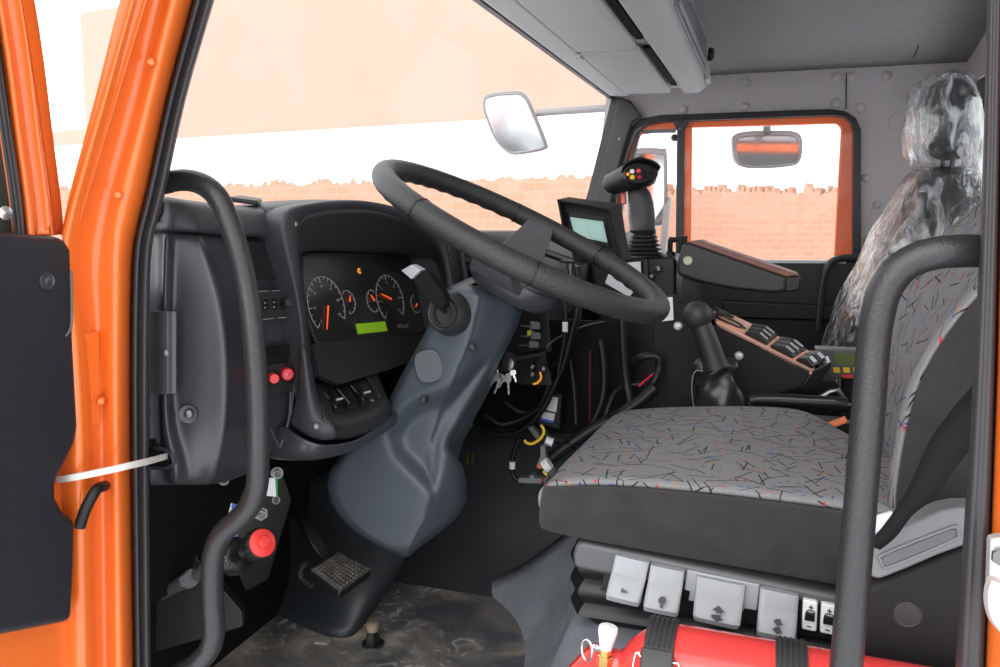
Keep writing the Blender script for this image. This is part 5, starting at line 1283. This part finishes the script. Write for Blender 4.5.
for (s0, s1), n_ in (((.33, .55), 3), ((.58, .80), 3), ((.83, .985), 2)):
    for k in range(n_):
        t0, t1 = .06+.86*k/n_, .06+.86*(k+.86)/n_
        a, n = TP(s0, t0, 0); c = TP(s1, t0)[0]; d = TP(s1, t1)[0]; e = TP(s0, t1)[0]
        b = B()
        secs = [[p+n*h for p in (x0, x1)] for x0, x1, h in ()]
        m0, m1 = a.lerp(c, .45), e.lerp(d, .45)
        b.rings([[a, a+n*.006, m0+n*.013, c+n*.005, c], [e, e+n*.006, m1+n*.013, d+n*.005, d]]); rk = obj('rocker_switch', b, M['black'], sw2, bevel=.0015)
        g0, g1 = a.lerp(c, .5)+n*.0135, a.lerp(c, .88)+n*.009
        h0, h1 = e.lerp(d, .5)+n*.0135, e.lerp(d, .88)+n*.009
        b = B(); b.prism([g0.lerp(h0, .25), g1.lerp(h1, .25), g1.lerp(h1, .7), g0.lerp(h0, .7)], n*.0008); obj('switch_lens', b, M['silver'], rk)
for q in ((678, 326), (739, 356)):
    b = B(); b.lathe([(.0085, 0), (.0085, .003), (.006, .006), (0, .007)], WY(q[0], q[1], YS), (0, -1, 0), 18); obj('button_screw', b, M['alu'], sw2)
b = B(); b.prism(wys([(655, 298.5), (672.5, 297), (673.5, 320), (657, 322)], 1.5575), (0, .002, 0)); o = obj('paper_card', b, M['paper'], sw2); o['label'] = 'small white paper card near the wheel rim'
# --- gear lever
gl = thing('gear_lever', 'black ball topped gear lever with folded leather gaiter behind the seat', 'gear lever', V((WY(718, 409, 1.47).x, 1.47, .33)))
YG = 1.44
bc = WY(697.5, 315.5, YG); b = B(); b.ball(bc, .0252, (1, 1, 1), 24); obj('ball_knob', b, mat('rubbery black knob', (.028, .028, .029), .5, bump=.2, bscale=500), gl)
b = B(); b.tube(cr([bc, WY(704, 332, YG), WY(711, 352, YG), WY(716, 368, YG)], 4), [.014, .0155, .0165, .0175, .018, .0185, .019, .0195, .02, .0205, .021, .022, .0225], 16); obj('stem', b, M['plastic_d'], gl)
b = B(); secs = []
for i, (px, py, r) in enumerate(((716, 358, .024), (716, 362, .036), (713, 369, .038), (715, 374, .031), (716, 381, .036), (718, 390, .037), (719, 398, .041), (720, 412, .043), (721, 440, .044))):
    c = WY(px, py, YG+.02); s = []
    for k in range(28):
        a = 2*math.pi*k/28; rr = r*(1+.14*math.sin(a*5+i*1.3)+.08*math.sin(a*3-i*2.1)+.05*noise.noise(V((k*.9, i*.8, 0))))
        s.append(c+V((math.cos(a)*rr, math.sin(a)*rr*.8, math.sin(a*2+i)*.004)))
    secs.append(s)
b.rings(secs); obj('gaiter', b, mat('black gaiter leatherette', (.020, .020, .021), .32, bump=.4, bscale=60), gl, sub=2)
b = B(); b.tube(cr(wys([(703, 371), (696, 371), (692.5, 378), (692, 392), (694, 409), (697, 430)], YG-.005), 5), .0012, 6); obj('gaiter_cord', b, M['grey_mid'], gl)
# --- hand lever lying beside the seat
hl = thing('hand_brake_lever', 'black hand lever lying behind the seat cushion under the switch console', 'lever', V((WY(790, 410, 1.45).x, 1.45, .3)))
b = B(); b.tube(cr(wys([(752, 408), (750, 403), (755, 399.5), (775, 400), (810, 402), (838, 403.5), (846, 405)], 1.44), 5), [.009]*8+[.012]*23, 12); obj('grip', b, M['black'], hl)
b = B(); b.tube(cr(wys([(756, 398.5), (775, 398.3), (800, 399.5), (836, 401)], 1.43), 5), .002, 8); obj('edge_rail', b, M['grey_d'], hl)
b = B(); b.tube(wys([(820, 398), (830, 392), (838, 390), (846, 404)], 1.46), .005, 8); obj('bracket', b, M['steel'], hl)
b = B(); b.tube(wys([(845, 405), (850, 430)], 1.45), .012, 8); obj('pivot', b, M['black'], hl)
# --- display box with yellow buttons
dp = thing('control_display', 'dark control box with olive display and two yellow buttons near passenger seat', 'display', WY(840, 380, 1.72))
YB = 1.72
b = B(); b.prism(wys([(815, 349), (870, 351), (872, 380), (829, 378.5)], YB), (0, .05, 0)); obj('housing', b, M['grey_d'], dp, bevel=.003)
b = B(); b.prism(wys([(834, 353.5), (862, 354.5), (863, 366), (836, 365)], YB-.001), (0, .003, 0)); obj('display', b, M['lcd3'], dp)
for px in (836.5, 846.5, 856.5):
    b = B(); b.prism(wys([(px-3.6, 367.5), (px+3.2, 367.7), (px+3.6, 373), (px-3, 372.8)], YB-.002), (0, .004, 0)); obj('yellow_button', b, M['yellow'], dp, bevel=.0008)
b = B(); b.prism(wys([(841, 376), (845, 374.5), (853, 375), (853, 378), (844, 378)], YB-.002), (0, .004, 0)); obj('red_button', b, M['redplastic'], dp)
b = B(); b.tube(wys([(848, 378), (850, 420)], YB+.02), .014, 8); obj('stand', b, M['blacksteel'], dp)
# --- seat belt buckle with orange edge
bk_ = thing('belt_buckle', 'dark belt buckle with orange press edge beside the seat cushion rear', 'buckle', WY(838, 430, 1.36))
b = B(); b.prism(wys([(826, 429), (846, 422), (862, 424), (860, 440), (842, 446), (836, 438)], 1.335), (0, .02, 0)); obj('body', b, M['black'], bk_, bevel=.003)
b = B(); b.prism(wys([(826, 427), (846, 419.5), (848, 422.5), (827, 430.5)], 1.33), (0, .024, 0)); obj('press_button', b, mat('orange plastic', (.85, .22, .07), .4), bk_, bevel=.001)
# ================================================================== PASSENGER SEAT + COVER
ps = thing('passenger_seat', 'black passenger seat with headrest under a clear plastic cover', 'seat', V((.3, 2.3, .1)))
YK = 2.36
b = B(); b.loft([(WY(*l, YK), WY(*r, YK), t) for l, r, t in (((934, 82), (957, 79), .12), ((926, 88), (967, 85), .22), ((922, 106), (972, 107), .27), ((924, 130), (971, 132), .27), ((930, 150), (966, 152), .24), ((938, 160), (962, 161), .16))], 22, 2.6); obj('headrest', b, M['belt'], ps, sub=1)
b = B()
for dy in (-.06, .06): b.tube([WY(949, 148, YK)+V((0, dy, 0)), WY(946, 176, YK)+V((0, dy, 0))], .006, 8)
obj('headrest_post', b, M['black'], ps)
b = B(); b.loft([(WY(*l, YK), WY(*r, YK), t) for l, r, t in (((930, 166), (968, 172), .26), ((922, 172), (980, 180), .36), ((908, 200), (985, 210), .42), ((892, 238), (975, 248), .45), ((872, 285), (960, 295), .47), ((852, 330), (945, 340), .48), ((842, 365), (935, 375), .48), ((836, 420), (925, 430), .46))], 26, 3.2); obj('backrest', b, M['belt'], ps, sub=1)
x0 = WY(842, 400, YK).x
b = B(); b.box((x0-.16, YK, .26), (.42, .46, .12)); obj('cushion', b, M['belt'], ps, bevel=.03, seg=3)
b = B(); b.box((x0-.12, YK, .10), (.34, .40, .20)); obj('base', b, M['black'], ps)
pc = thing('plastic_seat_cover', 'crinkled clear plastic cover draped over the passenger seat', 'seat cover', WY(830, 346, YK))
def crumple(b, amp, sc, seed):
    for v in b.bm.verts:
        n1 = noise.noise_vector(v.co*sc+V((seed, 0, 0))); n2 = noise.noise_vector(v.co*sc*2.7+V((0, seed, 0))); v.co += n1*amp+n2*amp*.45
def fine(b, cuts): bmesh.ops.subdivide_edges(b.bm, edges=list(b.bm.edges), cuts=cuts, use_grid_fill=True)
b = B(); b.loft([(WY(*l, YK), WY(*r, YK), t) for l, r, t in (((926, 75), (957, 73), .16), ((914, 86), (970, 82), .30), ((907, 105), (976, 104), .35), ((903, 130), (981, 132), .36), ((905, 150), (984, 158), .33), ((912, 163), (985, 172), .27), ((924, 172), (980, 182), .24))], 26, 2.3)
fine(b, 2); crumple(b, .011, 14, 3.0); obj('headrest_bag', b, M['film'], pc)
b = B(); b.loft([(WY(*l, YK), WY(*r, YK), t) for l, r, t in (((922, 165), (982, 172), .26), ((907, 175), (990, 190), .44), ((889, 205), (1000, 220), .50), ((871, 235), (1002, 250), .53), ((853, 275), (995, 292), .55), ((836, 310), (985, 326), .56), ((822, 346), (975, 362), .56), ((815, 375), (965, 385), .56))], 28, 2.8)
fine(b, 2); crumple(b, .013, 10, 8.0); obj('backrest_bag', b, M['film'], pc)
# ================================================================== MIRRORS (outside)
def mirror(name, label, pts, y, yb, arm=None, nrm_shift=(0, 0, 0), inset=.88, ioff=(0, 0)):
    t = thing(name, label, 'mirror', WY(pts[0][0], pts[0][1], y))
    cx = sum(p[0] for p in pts)/len(pts); cy = sum(p[1] for p in pts)/len(pts)
    lp = cr([V((p[0], p[1], 0)) for p in pts], 3, True)
    o_ = WY(cx, cy, y); nv = V((-nrm_shift[0], -1, nrm_shift[1])).normalized()
    f = [WP(p_.x, p_.y, o_, nv) for p_ in lp]
    cen = sum(f, V())/len(f)
    b = B(); b.rings([[cen+(q-cen)*1.0 for q in f], [cen+(q-cen)*1.03-nv*yb*.4 for q in f], [cen+(q-cen)*.86-nv*yb for q in f]]); obj('housing', b, M['mirrorshell'], t)
    g = [WP(cx+ioff[0]+(p_.x-cx)*inset, cy+ioff[1]+(p_.y-cy)*inset, o_+nv*.004, nv) for p_ in lp]
    b = B(); b.prism(g, nv*.001); obj('mirror_glass', b, M['mirrorglass'], t, flat=True)
    b = B(); b.tube(g, .005, 6, True); obj('glass_rim', b, M['mirrorshell'], t)
    if arm: b = B(); b.tube(cr([WY(*q) for q in arm], 3), .014, 10); obj('arm', b, M['mirrorshell'], t)
    return t
mirror('wide_angle_mirror', 'grey framed convex mirror on a long arm seen through the windscreen', [(483, 104), (487, 95), (510, 91.5), (521, 92), (528, 98), (534, 111), (546, 141), (545, 149), (520, 154), (508, 152.5), (496, 140), (487, 119)], 3.0, .05, [(537, 113, 3.04), (560, 111, 3.04), (600, 108.5, 3.0), (620, 107.5, 2.98)], (-.25, -.12, 0), .94, (-1, .5))
mirror('side_mirror', 'tall rectangular side mirror behind the joystick outside the passenger quarter window', [(630, 156), (634, 149.5), (648, 148), (662, 149), (667, 154), (667, 208), (663, 223), (655, 226), (634, 227), (629, 222), (628, 190)], 3.25, .07, [(668, 200, 3.3), (664, 240, 3.1), (660, 262, 3.0)], (-.35, 0, 0))
mirror('lower_side_mirror', 'small low side mirror behind the joystick bellows outside the quarter window', [(618, 236), (624, 232), (650, 230), (656, 233), (658, 252), (652, 258), (624, 259), (617, 254)], 3.25, .06, [(657, 246, 3.28), (668, 254, 3.1), (672, 262, 3.0)], (-.35, 0, 0))
mirror('kerb_mirror', 'wide oval kerb mirror hanging at the top of the passenger window', [(732.5, 142), (734, 135), (745, 131.5), (768, 130.5), (792, 131), (801, 136), (802.5, 148), (800, 160), (790, 163.5), (768, 165.5), (744, 165), (735, 159)], 3.2, .09, [(767, 133, 3.22), (767, 128, 3.18), (767, 122, 3.08), (767, 117, 2.98)], (-.1, .10, 0), .92, (0, 3))
# ================================================================== KEYS, CONTROLS, CABLES
kr = thing('key_bunch', 'bunch of metal keys hanging from the ignition beside the column', 'keys', WY(508, 370, 1.2))
YI = 1.21
b = B(); b.lathe([(.016, 0), (.016, .03), (0, .03)], WY(496, 360, YI+.01), (1, -.5, 0), 18); obj('ignition_barrel', b, M['black'], kr)
b = B(); b.lathe([(.009, 0), (.011, .0015), (.011, .004), (.009, .0055), (0, .0055)], WY(509, 364, YI), (-.3, -1, .1), 18); obj('key_head', b, M['steel'], kr)
b = B(); o = WY(504, 369, YI-.006); b.tube([o+V((.95, .2, 0)).normalized()*.011*math.cos(a)+V((0, 0, 1))*.010*math.sin(a) for a in [2*math.pi*k/20 for k in range(20)]], .0009, 6, True); obj('split_ring', b, M['chrome'], kr)
for (x0, y0), (x1, y1) in (((500, 373), (486.5, 390)), ((502, 374), (494, 394)), ((505, 376), (498.5, 388)), ((508, 373), (508.5, 395.5)), ((512, 370), (516, 382.5))):
    d = V((x1-x0, y1-y0, 0)); n = V((-d.y, d.x, 0)).normalized()
    def K(t, s): return WY(x0+d.x*t+n.x*s, y0+d.y*t+n.y*s, YI-.01)
    b = B(); b.prism([K(0, -1.8), K(.12, -3.2), K(.36, -3.0), K(.46, -1.1), K(.96, -1.1), K(1, 0), K(.96, .5), K(.85, 1.1), K(.75, .4), K(.65, 1.1), K(.46, 1.1), K(.36, 3.0), K(.12, 3.2), K(0, 1.8)], (0, .0022, 0))
    obj('key', b, M['steel'] if x0 != 512 else M['chrome'], kr, bevel=.0004)
YH = 1.46
b = B(); b.prism(wys([(508, 306), (548, 304), (552, 352), (508, 356)], YH+.02), (-.02, .05, 0)); hc = obj('heater_panel', b, M['black'], db, bevel=.003)
b = B(); b.prism(wys([(505, 356), (512, 357), (540, 352.5), (546, 350), (547, 353), (540, 357), (512, 362)], YH), (-.02, .03, 0)); obj('lower_lip', b, M['plastic_d'], hc, bevel=.004)
for i, (cx, cy) in enumerate(((535.5, 326), (536, 336), (534, 344.5))):
    b = B(); b.prism(wys([(cx-5, cy-4), (cx+4.5, cy-3.2), (cx+5, cy+3.5), (cx-5.5, cy+3.8)], YH-.012), (-.006, .014, 0)); kn = obj('slider_knob', b, M['grey_mid'], hc, bevel=.002)
    b = B(); b.tube([WY(cx-5, cy+1, YH), WY(cx-15, cy-.5+.4*i, YH)], .0016, 6); obj('slider_rod', b, M['steel'], hc)
b = B(); b.prism(wys([(527.5, 330.5), (531.5, 331), (531, 335.5), (527, 335.5)], YH-.01), (0, .01, 0)); obj('yellow_tab', b, M['yellowg'], hc)
for q in ((531.5, 367), (531.5, 374.5), (543, 369)):
    b = B(); b.lathe([(.006, 0), (.006, .003), (.003, .005), (0, .005)], WY(q[0], q[1], YH), (0, -1, 0), 10); obj('bolt', b, M['steel'], hc)
b = B(); b.prism(wys([(508, 356), (545, 352), (552, 385), (520, 385)], YH+.03), (-.02, .03, 0)); obj('lower_plate', b, M['black'], hc)
def cable(name, label, pts, r, m='cable', group=None, cat='cable', n=5):
    b = B(); b.tube(cr([WY(*q) for q in pts], n), r, 10); return tag(obj(name, b, M[m]), label, cat, group)
cable('cable', 'long black cable falling from the monitor past the heater controls', [(577, 268, 1.53), (579, 285, 1.52), (577, 310, 1.50), (571, 335, 1.5), (565, 360, 1.5), (557, 380, 1.5), (545, 405, 1.5), (530, 424, 1.5), (514, 433, 1.5), (498, 434, 1.5), (480, 430, 1.5)], .0062)
cable('cable', 'thin black cable crossing diagonally in front of the dark centre stack', [(582, 296, 1.53), (580, 318, 1.52), (572, 340, 1.52), (560, 358, 1.52), (546, 374, 1.52), (538, 388, 1.52)], .0028)
sl_ = cable('cable', 'thin black cable with white sleeve below the steering wheel', [(565, 300, 1.5), (565.5, 312, 1.49), (565, 330, 1.49), (562, 352, 1.49), (558, 372, 1.49)], .0042)
b = B(); b.lathe([(.0055, 0), (.0055, .018)], WY(565, 331.5, 1.486), (.0, 0, 1), 12); o = obj('sleeve', b, M['paper'], sl_)
cable('cable', 'pale thin wire arcing from the heater levers to the right', [(546, 350, 1.47), (549, 344, 1.47), (560, 337, 1.5), (572, 331, 1.53), (588, 325, 1.56), (604, 322, 1.58)], .0016, 'steel')
cable('cable', 'thick black cable dropping straight down left of the switch console', [(621, 300, 1.52), (622, 320, 1.52), (623.5, 350, 1.52), (626, 380, 1.52), (629.5, 402, 1.51), (627, 410, 1.5), (618, 415, 1.5)], .0085)
hm = cable('wiring_harness', 'thick taped black wiring harness running up along the seat front edge', [(540, 470, 1.42), (552, 458, 1.44), (570, 444, 1.46), (588, 432, 1.47), (606, 422, 1.48), (624, 412, 1.48), (640, 401, 1.49), (655, 388, 1.5)], .0115)
for f in (570, 588, 612):
    i = f; yy = 444 if f == 570 else (432 if f == 588 else 418.5); d_ = 1.46 if f == 570 else 1.475
    b = B(); b.lathe([(.0128, -.004), (.0128, .004)], WY(f, yy, d_), (WY(f+8, yy-5, d_)-WY(f, yy, d_)), 12); obj('tape_band', b, M['blackgloss'], hm)
cable('wiring_harness', 'second black harness branch curving into the connectors', [(541, 430, 1.45), (550, 437, 1.45), (563, 441, 1.46), (576, 437, 1.47), (592, 427, 1.48)], .007)
cable('cable', 'black cable looping at the left edge of the switch console', [(629, 373, 1.55), (634, 362, 1.54), (643, 357, 1.53), (654, 356, 1.53), (659, 359, 1.53), (659, 368, 1.53), (655, 380, 1.52), (648, 390, 1.52)], .0075)
cable('cable', 'red striped cable under the cable loop left of the switch console', [(639, 386, 1.525), (647, 379, 1.525), (658, 370.5, 1.525)], .0018, 'redpink')
cable('cable', 'thin red wire hanging vertically in the dark centre footwell', [(590, 350, 1.60), (590, 385, 1.60), (589.5, 424, 1.60)], .0012, 'darkred')
for i, (pts, r, lb) in enumerate((
    ([(505, 402, 1.50), (520, 412, 1.50), (535, 410, 1.52), (545, 395, 1.54), (550, 372, 1.56)], .006, 'black hose curving behind the relay box under the heater panel'),
    ([(486, 415, 1.44), (500, 424, 1.44), (520, 420, 1.46), (540, 408, 1.5)], .005, 'black hose just right of the column above the footwell floor'),
    ([(600, 340, 1.58), (604, 370, 1.57), (602, 400, 1.56), (592, 424, 1.55)], .007, 'black hose beside the thin red wire in the centre footwell'),
    ([(570, 360, 1.58), (574, 390, 1.57), (576, 425, 1.55)], .005, 'straight black conduit left of the thin red wire'),
    ([(604, 420, 1.50), (612, 398, 1.52), (622, 388, 1.54), (640, 384, 1.55)], .006, 'black crinkled hose behind the seat front corner'))):
    cable('hose', lb, pts, r, 'cable', None, 'hose')
cable('cable', 'black wire with white band curving down to the grey connector', [(520, 438, 1.42), (516, 447, 1.42), (512.5, 460, 1.42), (512.5, 472, 1.42), (517, 480, 1.42), (524, 483, 1.42)], .0048)
def bandm(px, py, d, r, L, ax, par_label):
    b = B(); b.lathe([(r, -L/2), (r, L/2)], WY(px, py, d), ax, 12); return tag(obj('tape_marker', b, M['paper']), par_label, 'tape')
bandm(512.3, 465, 1.42, .0058, .014, (0, 0, 1), 'white tape band on the wire above the grey connector')
bandm(549, 441.5, 1.435, .008, .014, (1, .2, -.35), 'white tape band on the harness branch right of the yellow tie')
bandm(547, 465, 1.405, .0125, .013, (.7, .1, .55), 'white tape band on the thick harness by the seat corner')
cn_ = thing('connector', 'flat grey plastic connector at the foot of the white banded wire', 'connector', WY(530, 486, 1.42))
b = B(); b.prism(wys([(518, 478), (529, 478), (529, 475), (534, 475), (534, 478), (542, 478.5), (541.5, 484), (518, 483.5)], 1.41), (0, .02, 0)); obj('shell', b, M['grey_mid'], cn_, bevel=.002)
b = B(); b.tube(wys([(541, 481), (546, 479)], 1.42), .003, 6); obj('wire', b, M['redpink'], cn_)
c2_ = thing('connector', 'long grey connector with orange end hanging below the yellow tie', 'connector', WY(541, 470, 1.42))
b = B(); b.prism(wys([(540, 446), (545, 447), (546, 458), (543, 466), (537, 464), (540, 456)], 1.41), (0, .016, 0)); obj('shell', b, M['grey_mid'], c2_, bevel=.002)
b = B(); b.prism(wys([(537, 463), (543, 465), (541, 470), (536, 468)], 1.409), (0, .016, 0)); obj('seal_end', b, mat('rust orange plastic', (.55, .16, .06), .5), c2_, bevel=.002)
c3_ = thing('connector', 'small grey connector held inside the yellow cable tie', 'connector', WY(533, 434, 1.43))
b = B(); b.prism(wys([(527, 428), (532, 426), (541, 438), (537, 441)], 1.415), (0, .014, 0)); obj('shell', b, M['grey_d'], c3_, bevel=.002)
b = B(); b.tube(cr(wys([(541, 425), (544, 431), (541, 438), (533, 443.5), (527, 443), (524.5, 440)], 1.405), 5), .0026, 8); tag(obj('cable_tie', b, M['yellow']), 'yellow cable tie looped around the connectors near the seat corner', 'cable tie')
b = B(); b.tube(cr(wys([(543, 471), (547, 475), (551, 476)], 1.405), 4), .0026, 8); tag(obj('yellow_wire', b, M['yellow']), 'short yellow wire end beside the orange tipped connector', 'wire')
jb = thing('relay_box', 'black relay box with white and blue sticker in the dark footwell', 'box', WY(550, 425, 1.56))
b = B(); b.prism(wys([(541, 392), (562, 394), (560, 430), (536, 424)], 1.56), (0, .04, 0)); obj('case', b, M['black'], jb, bevel=.003)
b = B(); b.prism(wys([(548, 396), (558, 398), (556, 412.5), (545, 409.5)], 1.558), (0, .002, 0)); obj('sticker', b, M['paper'], jb)
b = B(); b.prism(wys([(543, 411.5), (555, 414), (553.5, 421), (541, 418)], 1.558), (0, .002, 0)); obj('sticker', b, M['paper'], jb)
b = B(); b.prism(wys([(541, 418), (553.5, 421), (553, 423.5), (540.5, 420.5)], 1.558), (0, .002, 0)); obj('sticker_edge', b, blue, jb)
b = B(); b.prism(wys([(465, 423.5), (472, 421), (472, 427), (466, 429)], 1.30), (0, .004, 0)); tag(obj('green_tag', b, M['green'], bevel=.001), 'small bright green tag on the wiring right of the column', 'tag')
b = B(); b.prism(wys([(455, 431), (461, 427), (462, 437), (457, 441)], 1.30), (0, .004, 0)); tag(obj('red_tag', b, mat('dark red plastic', (.25, .03, .02), .5), bevel=.001), 'dull dark red tag beside the green tag by the column', 'tag')
b = B(); b.tube(cr(wys([(540, 372), (541, 378), (537, 383), (533, 384)], 1.46), 4), .002, 6); tag(obj('orange_wire', b, M['amber']), 'short curved orange wire beside the bolts under the heater levers', 'wire')
for k, (x0, y0, x1, y1) in enumerate(((468, 452, 467, 464), (472, 453, 473, 463))):
    b = B(); b.tube(wys([(x0, y0), (x1, y1)], 1.34), .002, 6); tag(obj('terminal_pin', b, M['brass']), 'two tiny brass terminal pins hanging right of the column base', 'terminal', 'terminal pins by the column')
# ================================================================== light
w = bpy.data.worlds.new('world'); SC.world = w; w.use_nodes = True
bg = w.node_tree.nodes['Background']; bg.inputs['Color'].default_value = (.97, .985, 1, 1); bg.inputs['Strength'].default_value = 2.2
sl = bpy.data.lights.new('sun', 'SUN'); sl.energy = 2.2; sl.angle = math.radians(60); sl.color = (1, .98, .95)
so = bpy.data.objects.new('sun', sl); COL.objects.link(so); so.rotation_euler = (math.radians(60), 0, math.radians(-12))
SC.view_settings.view_transform = 'Standard'
SC.view_settings.look = 'None'
SC.view_settings.exposure = 0
SC.cycles.max_bounces = 8
SC.cycles.transparent_max_bounces = 16
SC.cycles.use_denoising = True
